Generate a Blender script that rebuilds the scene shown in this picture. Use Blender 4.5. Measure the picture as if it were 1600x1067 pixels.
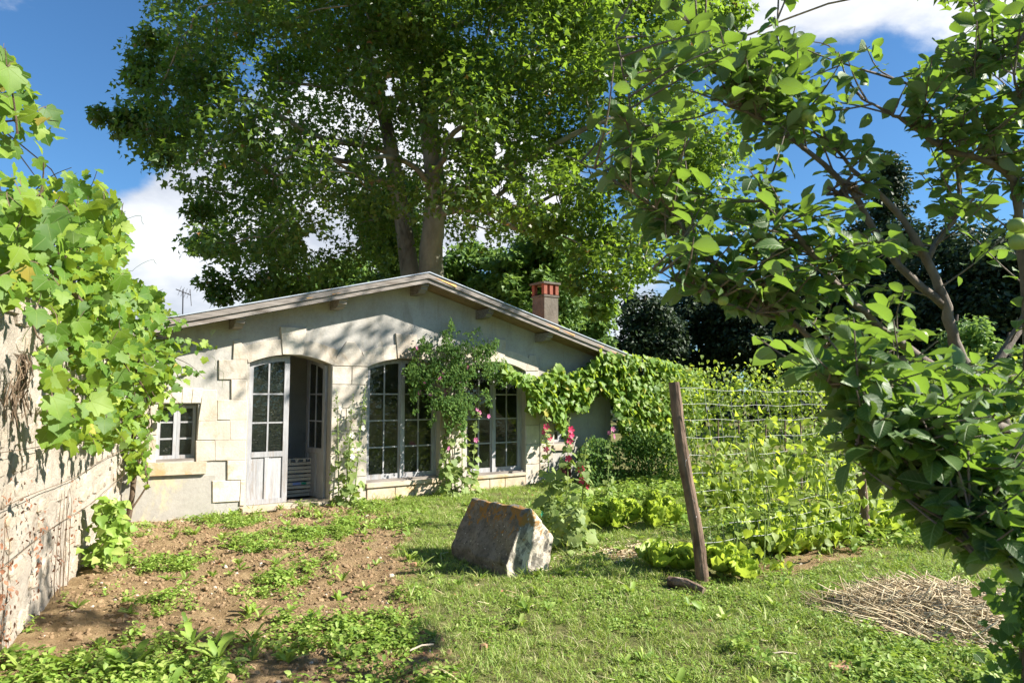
import bpy, bmesh, math, random
import numpy as np
from mathutils import Vector, Matrix, noise as mnoise
random.seed(7); RNG = np.random.default_rng(11)
SC = bpy.context.scene; COL = SC.collection
for o in list(bpy.data.objects): bpy.data.objects.remove(o)

# ------------------------------------------------------------------ camera
F = 1067.0; PIT = math.atan(86/1067.0); CAM = np.array([0.0, 0.0, 1.6])
cd = bpy.data.cameras.new('camera'); cam = bpy.data.objects.new('camera', cd); COL.objects.link(cam)
cam.location = CAM; cam.rotation_euler = (math.pi/2 + PIT, 0, 0)
cd.sensor_width = 36; cd.lens = 36*F/1600; cd.clip_start = 0.05; cd.clip_end = 2000
cd.dof.use_dof = True; cd.dof.focus_distance = 8.5; cd.dof.aperture_fstop = 6.3
SC.camera = cam

def ray(x, y):
    a = (x-800)/F; b = -(y-533.5)/F
    return np.array([a, math.cos(PIT)-b*math.sin(PIT), math.sin(PIT)+b*math.cos(PIT)])
def at(x, y, Y):
    d = ray(x, y); return CAM + d*(Y/d[1])
def gr(x, y, z=0.0):
    d = ray(x, y); return CAM + d*((z-1.6)/d[2])
def proj(Pn):
    p = np.asarray(Pn, float) - CAM
    z = p[..., 1]*math.cos(PIT) + p[..., 2]*math.sin(PIT)
    u = -p[..., 1]*math.sin(PIT) + p[..., 2]*math.cos(PIT)
    z = np.maximum(z, 1e-3)
    return 800 + F*p[..., 0]/z, 533.5 - F*u/z

# ------------------------------------------------------------------ light
SAZ, SEL = math.radians(96), math.radians(35)
S = Vector((math.sin(SAZ)*math.cos(SEL), math.cos(SAZ)*math.cos(SEL), math.sin(SEL)))
sl = bpy.data.lights.new('sun', 'SUN'); sun = bpy.data.objects.new('sun', sl); COL.objects.link(sun)
sl.energy = 5.0; sl.angle = math.radians(0.53); sl.color = (1.0, 0.94, 0.84)
sun.rotation_euler = S.to_track_quat('Z', 'Y').to_euler(); sun.location = (20, 3, 25)
SC.view_settings.view_transform = 'Standard'; SC.view_settings.look = 'None'
SC.view_settings.gamma = 1; SC.view_settings.use_curve_mapping = False
SC.view_settings.exposure = 1.48

class NT:
    def __init__(s, tree): s.t = tree; s.n = tree.nodes; s.l = tree.links
    def add(s, typ, **kw):
        nd = s.n.new(typ)
        for k, v in kw.items(): setattr(nd, k, v)
        return nd
    def set(s, sock, v):
        if hasattr(v, 'is_output'): s.l.new(v, sock)
        elif v is not None:
            if isinstance(v, tuple) and len(v) == 3 and sock.type == 'RGBA': v = (*v, 1)
            sock.default_value = v
    def math(s, op, a, b=None, c=None, clamp=False):
        nd = s.add('ShaderNodeMath', operation=op, use_clamp=clamp)
        for i, v in enumerate((a, b, c)):
            if v is not None: s.set(nd.inputs[i], v)
        return nd.outputs[0]
    def mix(s, f, a, b, mode='MIX'):
        nd = s.add('ShaderNodeMix', data_type='RGBA', blend_type=mode)
        s.set(nd.inputs['Factor'], f); s.set(nd.inputs['A'], a) if False else None
        s.set(nd.inputs[6], a); s.set(nd.inputs[7], b)
        return nd.outputs[2]
    def noise(s, vec, scale, detail=4, rough=0.6, dist=0.0):
        nd = s.add('ShaderNodeTexNoise'); s.set(nd.inputs['Vector'], vec)
        nd.inputs['Scale'].default_value = scale; nd.inputs['Detail'].default_value = detail
        nd.inputs['Roughness'].default_value = rough; nd.inputs['Distortion'].default_value = dist
        return nd.outputs['Fac']
    def ramp(s, f, stops, interp='LINEAR'):
        nd = s.add('ShaderNodeValToRGB'); s.set(nd.inputs[0], f); r = nd.color_ramp; r.interpolation = interp
        while len(r.elements) < len(stops): r.elements.new(0.5)
        for e, (p, c) in zip(r.elements, stops):
            e.position = p; e.color = (*c, 1) if not isinstance(c, float) else (c, c, c, 1)
        return nd.outputs[0]
    def mr(s, v, a, b, c=0.0, d=1.0, smooth=True):
        nd = s.add('ShaderNodeMapRange', interpolation_type='SMOOTHSTEP' if smooth else 'LINEAR')
        s.set(nd.inputs[0], v)
        for i, q in enumerate((a, b, c, d)): nd.inputs[1+i].default_value = q
        return nd.outputs[0]
    def mapping(s, vec, rot=(0, 0, 0), scale=(1, 1, 1)):
        nd = s.add('ShaderNodeMapping'); s.set(nd.inputs[0], vec)
        nd.inputs['Rotation'].default_value = rot; nd.inputs['Scale'].default_value = scale
        return nd.outputs[0]

W = bpy.data.worlds.new('World'); SC.world = W; W.use_nodes = True
w = NT(W.node_tree); w.n.clear()
sky = w.add('ShaderNodeTexSky', sky_type='NISHITA', sun_disc=False)
sky.sun_elevation = SEL; sky.sun_rotation = SAZ; sky.air_density = 1.0; sky.dust_density = 0.25; sky.ozone_density = 2.5
tc = w.add('ShaderNodeTexCoord').outputs['Generated']
nrm = w.add('ShaderNodeVectorMath', operation='NORMALIZE'); w.set(nrm.inputs[0], tc); D = nrm.outputs[0]
n1 = w.noise(w.mapping(D, scale=(1, 1, 1.7)), 3.2, 10, 0.58, 0.25)
n2 = w.noise(D, 11, 6, 0.6, 0.3)
acc = w.math('ADD', n1, w.math('MULTIPLY', w.math('SUBTRACT', n2, 0.5), 0.16))
def blob(px, py, rad, wt):
    global acc
    d = Vector(ray(px, py)).normalized()
    dp = w.add('ShaderNodeVectorMath', operation='DOT_PRODUCT'); w.set(dp.inputs[0], D); dp.inputs[1].default_value = d
    acc = w.math('ADD', acc, w.mr(dp.outputs['Value'], math.cos(math.radians(rad)), math.cos(math.radians(rad*0.25)), 0, wt))
blob(270, 440, 12, 0.28); blob(420, 380, 15, 0.28); blob(660, 260, 14, 0.2); blob(1500, -20, 11, 0.26); blob(1240, -60, 9, 0.2); blob(1330, 200, 10, -0.22); blob(1500, 170, 8, -0.1)
blob(980, 560, 9, 0.2); blob(60, 130, 9, 0.035); blob(170, 60, 12, -0.07); blob(1250, 260, 9, -0.12); blob(60, 260, 9, -0.2); blob(180, 230, 8, -0.12)
cov = w.mr(acc, 0.56, 0.72)
shade = w.ramp(w.noise(w.mapping(D, scale=(1, 1, 2.2)), 5, 6, 0.55), [(0.35, (4.6, 4.9, 5.5)), (0.65, (9.0, 9.0, 9.0))])
skyc = w.mix(1.0, sky.outputs[0], (0.55, 0.87, 1.1), 'MULTIPLY')
bg = w.add('ShaderNodeBackground'); w.set(bg.inputs[0], w.mix(w.math('MULTIPLY', cov, 0.93), skyc, shade)); bg.inputs[1].default_value = 0.055
wo = w.add('ShaderNodeOutputWorld'); w.l.new(bg.outputs[0], wo.inputs[0])

# ------------------------------------------------------------------ materials
def newmat(name):
    m = bpy.data.materials.new(name); m.use_nodes = True; t = NT(m.node_tree); t.n.clear()
    t.out = t.add('ShaderNodeOutputMaterial'); t.P = t.add('ShaderNodeBsdfPrincipled'); t.l.new(t.P.outputs[0], t.out.inputs[0])
    t.P.inputs['Roughness'].default_value = 0.8
    t.P.inputs['Specular IOR Level'].default_value = 0.3
    return m, t
def pos(t): return t.add('ShaderNodeNewGeometry').outputs['Position']
def bump(t, h, strength=0.5, dist=0.02):
    b = t.add('ShaderNodeBump'); b.inputs['Strength'].default_value = strength; b.inputs['Distance'].default_value = dist
    t.set(b.inputs['Height'], h); t.l.new(b.outputs[0], t.P.inputs['Normal']); return b
def rnd(t):
    g = t.add('ShaderNodeNewGeometry').outputs['Random Per Island']; o = t.add('ShaderNodeObjectInfo').outputs['Random']
    return t.math('FRACT', t.math('ADD', g, o))
def leaf_mat(name, cols, trans, tw=0.42, rough=0.45, under=None, spec=0.4, yellow=None, vein=None):
    m, t = newmat(name); r = rnd(t)
    c = t.ramp(r, [(i/(len(cols)-1)*0.97, q) for i, q in enumerate(cols)])
    nz = t.noise(pos(t), 9.0, 3)
    c = t.mix(t.mr(nz, 0.3, 0.7, 0, 0.35), c, t.mix(1.0, c, (0.6, 0.7, 0.5), 'MULTIPLY'))
    if yellow: c = t.mix(t.mr(r, 1-yellow[0]-0.004, 1-yellow[0], 0, 1, False), c, yellow[1])
    if vein:
        av = t.add('ShaderNodeAttribute', attribute_name='luv').outputs['Vector']; sx_ = t.add('ShaderNodeSeparateXYZ'); t.set(sx_.inputs[0], av)
        ax_ = t.math('ABSOLUTE', sx_.outputs[0]); y_ = sx_.outputs[1]
        if vein == 'palm':
            an_ = t.math('ARCTAN2', ax_, t.math('SUBTRACT', y_, 0.04)); rr_ = t.math('ADD', ax_, t.math('ABSOLUTE', y_))
            q = t.math('MULTIPLY', t.math('ABSOLUTE', t.math('SINE', t.math('MULTIPLY', an_, 3.6))), rr_); vf = t.mr(q, 0.0, 0.07, 0.75, 0)
        else:
            mid_ = t.mr(ax_, 0.0, 0.035, 0.8, 0); q = t.math('PINGPONG', t.math('MULTIPLY', t.math('SUBTRACT', y_, t.math('MULTIPLY', ax_, 0.9)), 7.0), 0.5); vf = t.math('MAXIMUM', mid_, t.mr(q, 0.0, 0.12, 0.45, 0))
        t.vf = vf
        c = t.mix(vf, c, t.mix(0.65, c, (.42, .52, .2)))
        bump(t, t.math('MULTIPLY', vf, -1.0), 0.5, 0.004)
    if under: c = t.mix(t.math('MULTIPLY', t.add('ShaderNodeNewGeometry').outputs['Backfacing'], 0.8), c, under)
    t.set(t.P.inputs['Base Color'], c); t.P.inputs['Roughness'].default_value = rough; t.P.inputs['Specular IOR Level'].default_value = spec
    tr = t.add('ShaderNodeBsdfTranslucent')
    t.set(tr.inputs[0], t.mix(t.mr(t.math('FRACT', t.math('MULTIPLY', r, 7.3)), 0, 1, 0, 0.5), trans, tuple(q*0.6 for q in trans)))
    mx = t.add('ShaderNodeMixShader'); mx.inputs[0].default_value = tw
    t.l.new(t.P.outputs[0], mx.inputs[1]); t.l.new(tr.outputs[0], mx.inputs[2]); t.l.new(mx.outputs[0], t.out.inputs[0])
    return m
M = {}
M['plane_leaf'] = leaf_mat('plane_tree_leaf', [(.035, .085, .018), (.065, .13, .025), (.12, .19, .045)], (.28, .44, .035), 0.46, 0.38, (.08, .12, .045), yellow=(0.012, (.25, .09, .03)))
M['vine_leaf'] = leaf_mat('grape_vine_leaf', [(.05, .13, .016), (.09, .19, .02), (.16, .27, .025), (.26, .35, .035)], (.33, .46, .03), 0.40, 0.55, (.14, .22, .06), yellow=(0.006, (.4, .32, .06)), vein='palm')
M['vine_leaf_dark'] = leaf_mat('house_vine_leaf', [(.10, .20, .03), (.16, .28, .04), (.26, .36, .06)], (.42, .56, .05), 0.42, 0.5, (.14, .21, .07), yellow=(0.03, (.4, .36, .06)), vein='palm')
M['apple_leaf'] = leaf_mat('apple_leaf', [(.04, .095, .022), (.06, .13, .03), (.10, .18, .045)], (.24, .40, .035), 0.38, 0.5, (.24, .32, .19), spec=0.45, vein='pin')
M['rose_leaf'] = leaf_mat('rose_leaf', [(.045, .10, .022), (.07, .14, .03), (.11, .18, .035)], (.22, .34, .04), 0.34, 0.7, spec=0.15)
M['bean_leaf'] = leaf_mat('bean_leaf', [(.16, .24, .04), (.22, .31, .05), (.30, .38, .07)], (.55, .68, .06), 0.5, 0.5, vein='pin')
M['lettuce_leaf'] = leaf_mat('lettuce_leaf', [(.28, .40, .05), (.36, .48, .06), (.46, .56, .11)], (.6, .76, .08), 0.42, 0.45, vein='pin')
M['holly_leaf'] = leaf_mat('hollyhock_leaf', [(.15, .22, .06), (.2, .28, .08), (.28, .34, .1)], (.36, .46, .08), 0.35, 0.6, vein='palm')
M['tree_leaf'] = leaf_mat('far_tree_leaf', [(.09, .18, .05), (.13, .23, .065), (.19, .29, .085)], (.28, .44, .08), 0.35, 0.5)
M['dark_leaf'] = leaf_mat('dark_conifer_needles', [(.02, .042, .022), (.03, .056, .026), (.045, .075, .032)], (.05, .09, .025), 0.2, 0.6)
M['weed'] = leaf_mat('weed_leaf', [(.13, .23, .035), (.20, .32, .05), (.28, .40, .07), (.38, .45, .13)], (.38, .52, .07), 0.35, 0.55)
M['grass'] = leaf_mat('grass_blade', [(.16, .27, .045), (.24, .36, .065), (.36, .44, .11), (.55, .48, .28)], (.42, .54, .08), 0.35, 0.55)
M['straw'] = leaf_mat('dry_straw', [(.48, .35, .2), (.66, .52, .33), (.8, .68, .47), (.5, .38, .24)], (.3, .22, .12), 0.15, 0.6)
M['pink'] = leaf_mat('pink_petal', [(.55, .12, .3), (.65, .2, .4)], (.6, .2, .35), 0.35, 0.5)
M['red'] = leaf_mat('crimson_petal', [(.6, .02, .09), (.7, .05, .16)], (.7, .04, .14), 0.35, 0.5)
M['white'] = leaf_mat('cream_petal', [(.75, .7, .58), (.8, .76, .68)], (.6, .55, .42), 0.35, 0.5)
M['deadleaf'] = leaf_mat('dead_ivy_leaf', [(.22, .09, .045), (.3, .13, .07), (.16, .08, .05)], (.2, .08, .04), 0.15, 0.7)

def simple(name, c1, c2, scale=6, rough=0.8, bs=0.4, bd=0.01, stretch=(1, 1, 1), c3=None, fine=40, rotz=0.0, stains=None):
    m, t = newmat(name); p = t.mapping(t.mapping(pos(t), rot=(0, 0, rotz)), scale=stretch)
    c = t.ramp(t.noise(p, scale, 8, 0.65), [(0.3, c1), (0.7, c2)])
    fz = t.noise(p, fine, 5, 0.7)
    if c3: c = t.mix(t.mr(t.noise(p, scale*0.45, 5, 0.7, 0.5), 0.52, 0.66), c, c3)
    c = t.mix(t.mr(fz, 0.3, 0.75, 0, 0.3), c, t.mix(1.0, c, (0.6, 0.58, 0.55), 'MULTIPLY'))
    if stains:
        q = pos(t); c = t.mix(t.mr(t.noise(t.mapping(q, scale=(3.2, 3.2, .55)), 1.6, 7, 0.72, 0.8), 0.48, 0.72, 0, 0.6), c, stains)
        c = t.mix(t.mr(t.noise(q, 9, 8, 0.8, 0.6), 0.56, 0.7, 0, 0.5), c, stains)
        c = t.mix(t.mr(t.noise(q, 45, 3, 0.6), 0.66, 0.72, 0, 0.6), c, stains)
    o = t.mr(t.add('ShaderNodeObjectInfo').outputs['Random'], 0, 1, 0.86, 1.1, False)
    hs = t.add('ShaderNodeHueSaturation'); t.set(hs.inputs['Value'], o); t.set(hs.inputs['Color'], c)
    t.set(t.P.inputs['Base Color'], hs.outputs[0]); t.P.inputs['Roughness'].default_value = rough
    bump(t, fz, bs, bd); return m
HR = -math.atan2(0.5793, 0.8151)
M['plaster'] = simple('grey_lime_render', (.31, .295, .27), (.43, .415, .385), 1.3, 0.95, 0.8, 0.008, c3=(.44, .40, .33), fine=26, stains=(.24, .215, .175))
M['stone'] = simple('pale_limestone', (.45, .39, .32), (.60, .555, .48), 3.2, 0.9, 0.8, 0.008, c3=(.42, .34, .25), fine=34, stains=(.34, .29, .23))
M['sill_stone'] = simple('stained_limestone', (.42, .33, .23), (.57, .49, .39), 5, 0.85, 0.6, 0.008, c3=(.5, .33, .17), fine=30)
M['base_render'] = simple('stained_lower_render', (.32, .30, .265), (.42, .395, .35), 2.5, 0.9, 0.5, 0.008, c3=(.55, .47, .28), fine=22)
M['wood_v'] = simple('weathered_grey_paint_upright', (.27, .27, .28), (.44, .44, .455), 5, 0.8, 0.6, 0.004, (6, 6, 0.7), c3=(.30, .27, .25), fine=24)
M['wood_h'] = simple('weathered_grey_wood_level', (.16, .14, .125), (.34, .305, .275), 5, 0.85, 0.8, 0.006, (0.5, 6, 7), c3=(.15, .125, .105), fine=20, rotz=HR)
M['soffit'] = simple('brown_soffit_board', (.17, .11, .07), (.34, .24, .16), 4, 0.85, 0.6, 0.004, (0.5, 6, 6), fine=20, rotz=HR)
M['crate'] = simple('pale_crate_wood', (.38, .32, .25), (.55, .48, .39), 6, 0.8, 0.4, 0.003)
M['bark_plane'] = simple('plane_bark', (.13, .125, .095), (.40, .39, .30), 1.6, 0.9, 0.8, 0.03, (1, 1, 0.5), c3=(.09, .085, .065), fine=10)
M['bark'] = simple('grey_brown_bark', (.10, .08, .065), (.24, .2, .165), 14, 0.85, 0.9, 0.006, (1, 1, 0.6), fine=60)
M['bark_dark'] = simple('dark_bark', (.03, .025, .02), (.07, .055, .045), 3, 0.9, 0.8, 0.03)
M['post'] = simple('chestnut_post_bark', (.07, .042, .03), (.26, .18, .13), 9, 0.85, 0.9, 0.008, (1, 1, 0.4), c3=(.42, .35, .29), fine=30)
M['vine_stem'] = simple('vine_wood', (.07, .05, .035), (.2, .14, .09), 14, 0.9, 0.8, 0.01)
M['green_stem'] = simple('green_stem', (.16, .24, .06), (.26, .33, .1), 9, 0.6, 0.2, 0.002)
M['chimney'] = simple('brown_chimney_render', (.085, .075, .06), (.16, .14, .115), 5, 0.95, 0.8, 0.015, c3=(.09, .08, .07), fine=24)
M['brick'] = simple('orange_brick', (.19, .055, .035), (.28, .1, .06), 8, 0.85, 0.4, 0.006)
M['tile'] = simple('orange_roof_tile', (.5, .22, .08), (.62, .34, .14), 6, 0.85, 0.5, 0.006, c3=(.6, .42, .12))
M['zinc'] = simple('zinc_strip', (.3, .34, .4), (.44, .48, .54), 5, 0.4, 0.2, 0.002)
M['steel'] = simple('galvanised_wire', (.5, .5, .5), (.66, .66, .66), 30, 0.4, 0.1, 0.001)
M['black'] = simple('black_cable', (.012, .012, .014), (.03, .03, .035), 10, 0.5, 0.1, 0.001)
M['bluerod'] = simple('dark_blue_pipe', (.03, .045, .09), (.07, .095, .17), 10, 0.35, 0.2, 0.002)
M['inner'] = simple('dim_interior_plaster', (.52, .51, .49), (.68, .66, .63), 1.6, 0.95, 0.5, 0.01, c3=(.42, .40, .37))
M['floor'] = simple('dusty_floor', (.17, .14, .11), (.27, .23, .19), 3, 0.95, 0.5, 0.01)
M['red_board'] = simple('oxblood_board', (.18, .05, .05), (.27, .09, .08), 6, 0.7, 0.3, 0.003)
M['green_plastic'] = simple('green_plastic', (.0, .2, .12), (.01, .3, .19), 6, 0.4, 0.1, 0.001)
M['label_blue'] = simple('blue_label', (.16, .22, .5), (.25, .32, .6), 6, 0.5, 0.1, 0.001)
M['terracotta'] = simple('broken_terracotta', (.42, .2, .12), (.58, .33, .22), 9, 0.85, 0.5, 0.006)
M['apple'] = simple('green_apple_skin', (.24, .33, .07), (.36, .44, .12), 10, 0.35, 0.05, 0.001)
M['clod'] = simple('soil_clod', (.17, .11, .06), (.33, .23, .13), 16, 0.95, 0.6, 0.01)
M['pebble'] = simple('pale_pebble', (.4, .34, .27), (.58, .5, .42), 16, 0.9, 0.4, 0.01)

def wall_mat(name, a, b, stain):
    m, t = newmat(name); p = pos(t)
    c = t.ramp(t.noise(p, 3.0, 9, 0.7), [(0.3, a), (0.68, b)])
    c = t.mix(t.mr(t.noise(t.mapping(p, scale=(1, 1, .45)), 5.0, 6, 0.7, 0.6), 0.56, 0.72), c, stain)
    c = t.mix(t.mr(t.noise(p, 17, 6, 0.75), 0.56, 0.7, 0, 0.65), c, (.26, .20, .15))
    c = t.mix(t.mr(t.noise(p, 55, 4, 0.7), 0.45, 0.75, 0, 0.35), c, (.30, .27, .23))
    t.set(t.P.inputs['Base Color'], c); t.P.inputs['Roughness'].default_value = 0.95
    h = t.math('ADD', t.noise(p, 14, 8, 0.75), t.math('MULTIPLY', t.noise(p, 60, 5, 0.7), 0.3))
    bump(t, h, 1.0, 0.035); return m
M['rubble'] = wall_mat('rubble_wall_stone', (.36, .30, .235), (.54, .475, .39), (.47, .34, .21))
M['mortar'] = wall_mat('rubble_wall_mortar', (.34, .29, .235), (.50, .445, .375), (.29, .225, .165))

m, t = newmat('lichen_covered_stone'); p = pos(t)
c = t.ramp(t.noise(p, 7, 8, 0.7), [(0.3, (.09, .08, .068)), (0.7, (.27, .245, .205))])
c = t.mix(t.mr(t.noise(p, 26, 6, 0.8), 0.52, 0.62), c, (.08, .075, .068))
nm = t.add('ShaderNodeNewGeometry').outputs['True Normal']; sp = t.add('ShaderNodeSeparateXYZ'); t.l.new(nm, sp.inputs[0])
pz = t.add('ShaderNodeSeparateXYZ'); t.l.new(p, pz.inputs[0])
c = t.mix(t.mr(sp.outputs['X'], 0.3, 0.6), c, t.ramp(t.noise(p, 13, 8, 0.75), [(0.35, (.26, .22, .17)), (0.5, (.60, .53, .43)), (0.7, (.68, .60, .48))]))  # faces turned toward the sun painted paler cream: sunlight put into the colour
hi = t.mr(pz.outputs['Z'], 0.22, 0.5, -0.09, 0.08)
c = t.mix(t.mr(t.math('ADD', t.noise(p, 10, 7, 0.7, 0.4), hi), 0.56, 0.62, 0, 0.9), c, (.31, .16, .035))
c = t.mix(t.mr(t.noise(p, 38, 3, 0.5), 0.68, 0.72), c, (.6, .58, .53))
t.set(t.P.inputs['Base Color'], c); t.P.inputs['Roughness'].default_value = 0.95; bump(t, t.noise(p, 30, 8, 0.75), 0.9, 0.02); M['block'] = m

m, t = newmat('old_window_glass')
t.P.inputs['Base Color'].default_value = (.012, .016, .013, 1); t.P.inputs['Roughness'].default_value = 0.04
t.P.inputs['IOR'].default_value = 1.5; t.P.inputs['Specular IOR Level'].default_value = 0.9
bump(t, t.noise(pos(t), 4, 3), 0.3, 0.03)
tr = t.add('ShaderNodeBsdfTransparent'); mx = t.add('ShaderNodeMixShader')
dust = t.mr(t.noise(t.mapping(pos(t), scale=(1, 1, 1.8)), 16, 6, 0.7, 2.0), 0.58, 0.72, 0, 0.3)
df = t.add('ShaderNodeBsdfDiffuse'); df.inputs[0].default_value = (.5, .5, .46, 1)
mx.inputs[0].default_value = 0.55; t.l.new(tr.outputs[0], mx.inputs[1]); t.l.new(t.P.outputs[0], mx.inputs[2])
mx2 = t.add('ShaderNodeMixShader'); t.set(mx2.inputs[0], dust); t.l.new(mx.outputs[0], mx2.inputs[1]); t.l.new(df.outputs[0], mx2.inputs[2])
t.l.new(mx2.outputs[0], t.out.inputs[0]); M['glass'] = m

m, t = newmat('garden_soil_and_turf'); p = pos(t)
at_ = t.add('ShaderNodeAttribute', attribute_name='turf').outputs['Fac']
soil = t.ramp(t.noise(p, 5, 9, 0.7), [(0.28, (.14, .09, .045)), (0.5, (.26, .18, .095)), (0.75, (.39, .29, .165))])
soil = t.mix(t.mr(t.noise(p, 70, 4, 0.8), 0.6, 0.72, 0, 0.7), soil, (.42, .33, .23))
turf = t.ramp(t.noise(p, 7, 8, 0.7), [(0.3, (.10, .11, .04)), (0.55, (.17, .17, .065)), (0.75, (.28, .22, .13))])
k = t.mr(t.math('ADD', at_, t.math('MULTIPLY', t.math('SUBTRACT', t.noise(p, 9, 6, 0.7), 0.5), 0.9)), 0.4, 0.62)
t.set(t.P.inputs['Base Color'], t.mix(k, soil, turf)); t.P.inputs['Roughness'].default_value = 1.0; t.P.inputs['Specular IOR Level'].default_value = 0.1
bump(t, t.math('ADD', t.noise(p, 22, 8, 0.75), t.math('MULTIPLY', t.noise(p, 90, 4, 0.8), 0.4)), 1.0, 0.03); M['ground'] = m

# ------------------------------------------------------------------ helpers
WB = {}
def tag(o, label=None, cat=None, group=None, kind=None):
    for k, v in (('label', label), ('category', cat), ('group', group), ('kind', kind)):
        if v: o[k] = v
    return o
def thing(name, base, label, cat, group=None):
    o = bpy.data.objects.new(name, None); COL.objects.link(o); o.location = base; o.empty_display_size = 0.2
    WB[o.name] = np.array(base, float); return tag(o, label, cat, group)
def mesh_np(name, V, Fc, smooth=False):
    V = np.ascontiguousarray(V, dtype=np.float32); Fc = np.ascontiguousarray(Fc, dtype=np.int32)
    me = bpy.data.meshes.new(name); k = Fc.shape[1]
    me.vertices.add(len(V)); me.vertices.foreach_set('co', V.ravel())
    me.loops.add(Fc.size); me.loops.foreach_set('vertex_index', Fc.ravel())
    me.polygons.add(len(Fc)); me.polygons.foreach_set('loop_start', np.arange(0, Fc.size, k, dtype=np.int32))
    if smooth: me.polygons.foreach_set('use_smooth', np.ones(len(Fc), dtype=bool))
    me.update(calc_edges=True); return me
def place(name, me, mat, parent, c, kind=None):
    if mat and not me.materials: me.materials.append(mat)
    o = bpy.data.objects.new(name, me); COL.objects.link(o)
    if parent: o.parent = parent; o.location = np.asarray(c) - WB[parent.name]
    else: o.location = c
    WB[o.name] = np.array(c, float)
    if kind: o['kind'] = kind
    return o
def put(name, V, Fc, mat, parent=None, kind=None, smooth=False):
    if isinstance(Fc, list):
        V = np.asarray(V, float); c = (V.max(0)+V.min(0))/2; c[2] = V[:, 2].min()
        me = bpy.data.meshes.new(name); me.from_pydata([tuple(v) for v in V-c], [], [tuple(int(i) for i in f) for f in Fc])
        if smooth: me.polygons.foreach_set('use_smooth', [True]*len(me.polygons))
        me.update()
    else:
        c = (V.max(0)+V.min(0))/2; c[2] = V[:, 2].min(); me = mesh_np(name, V-c, Fc, smooth)
    return place(name, me, mat, parent, c, kind)

class G:
    def __init__(s): s.v = []; s.f = []
    def add(s, V, Fc):
        n = len(s.v); s.v += [tuple(q) for q in V]; s.f += [tuple(i+n for i in f) for f in Fc]; return s
    def box(s, o, a, b, c):   # corner o, edge vectors a b c
        o, a, b, c = map(np.asarray, (o, a, b, c))
        V = [o, o+a, o+a+b, o+b, o+c, o+a+c, o+a+b+c, o+b+c]
        if np.dot(np.cross(a, b), c) < 0: return s.add(V, [(0, 1, 2, 3), (4, 7, 6, 5), (0, 4, 5, 1), (1, 5, 6, 2), (2, 6, 7, 3), (3, 7, 4, 0)])
        return s.add(V, [(3, 2, 1, 0), (4, 5, 6, 7), (1, 5, 4, 0), (2, 6, 5, 1), (3, 7, 6, 2), (0, 4, 7, 3)])
    def prism(s, poly, fr, d0, d1, bev=0.006):  # poly (s,h); fr(s,h,d)->xyz
        poly = np.asarray(poly, float)
        ar = np.sum(poly[:, 0]*np.roll(poly[:, 1], -1)-np.roll(poly[:, 0], -1)*poly[:, 1])
        if ar < 0: poly = poly[::-1]
        c = poly.mean(0); n = len(poly); L = np.linalg.norm(poly-c, axis=1, keepdims=True)
        inn = c+(poly-c)*(1-bev*1.4/np.maximum(L, 0.02))
        V = [fr(a, b, d0) for a, b in poly]+[fr(a, b, d1-bev) for a, b in poly]+[fr(a, b, d1) for a, b in inn]
        Fc = [tuple(range(2*n, 3*n))]
        for i in range(n):
            j = (i+1) % n; Fc += [(i, j, n+j, n+i), (n+i, n+j, 2*n+j, 2*n+i)]
        return s.add(V, Fc)
    def tube(s, pts, rad, n=8, cap=True, rough=0.0):
        pts = np.asarray(pts, float); m = len(pts); rad = np.broadcast_to(np.asarray(rad, float), (m,))
        T = np.gradient(pts, axis=0); T /= np.linalg.norm(T, axis=1, keepdims=True)+1e-9
        ref = np.array([0, 0, 1.0]) if abs(T[0][2]) < 0.9 else np.array([1.0, 0, 0])
        x = np.cross(ref, T[0]); x /= np.linalg.norm(x); V = []
        for i in range(m):
            x = x-T[i]*np.dot(x, T[i]); x /= np.linalg.norm(x)+1e-9; y = np.cross(T[i], x)
            for j in range(n):
                a = 2*math.pi*j/n; r = rad[i]*(1+(random.uniform(-rough, rough) if rough else 0))
                V.append(pts[i]+(x*math.cos(a)+y*math.sin(a))*r)
        Fc = [(i*n+j, i*n+(j+1) % n, (i+1)*n+(j+1) % n, (i+1)*n+j) for i in range(m-1) for j in range(n)]
        if cap: Fc += [tuple(range(n))[::-1], tuple(range((m-1)*n, m*n))]
        return s.add(V, Fc)
    def put(s, name, mat, parent=None, smooth=False, kind=None):
        return put(name, np.array(s.v, float), s.f, mat, parent, kind, smooth)

def smoothpts(pts, k=4):
    pts = np.asarray(pts, float); out = []
    P_ = np.vstack([2*pts[0]-pts[1], pts, 2*pts[-1]-pts[-2]])
    for i in range(1, len(P_)-2):
        a, b, c, d = P_[i-1:i+3]
        for j in range(k):
            u = j/k; out.append(0.5*((2*b)+(c-a)*u+(2*a-5*b+4*c-d)*u*u+(3*b-a-3*c+d)*u**3))
    out.append(pts[-1]); return np.array(out)

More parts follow.
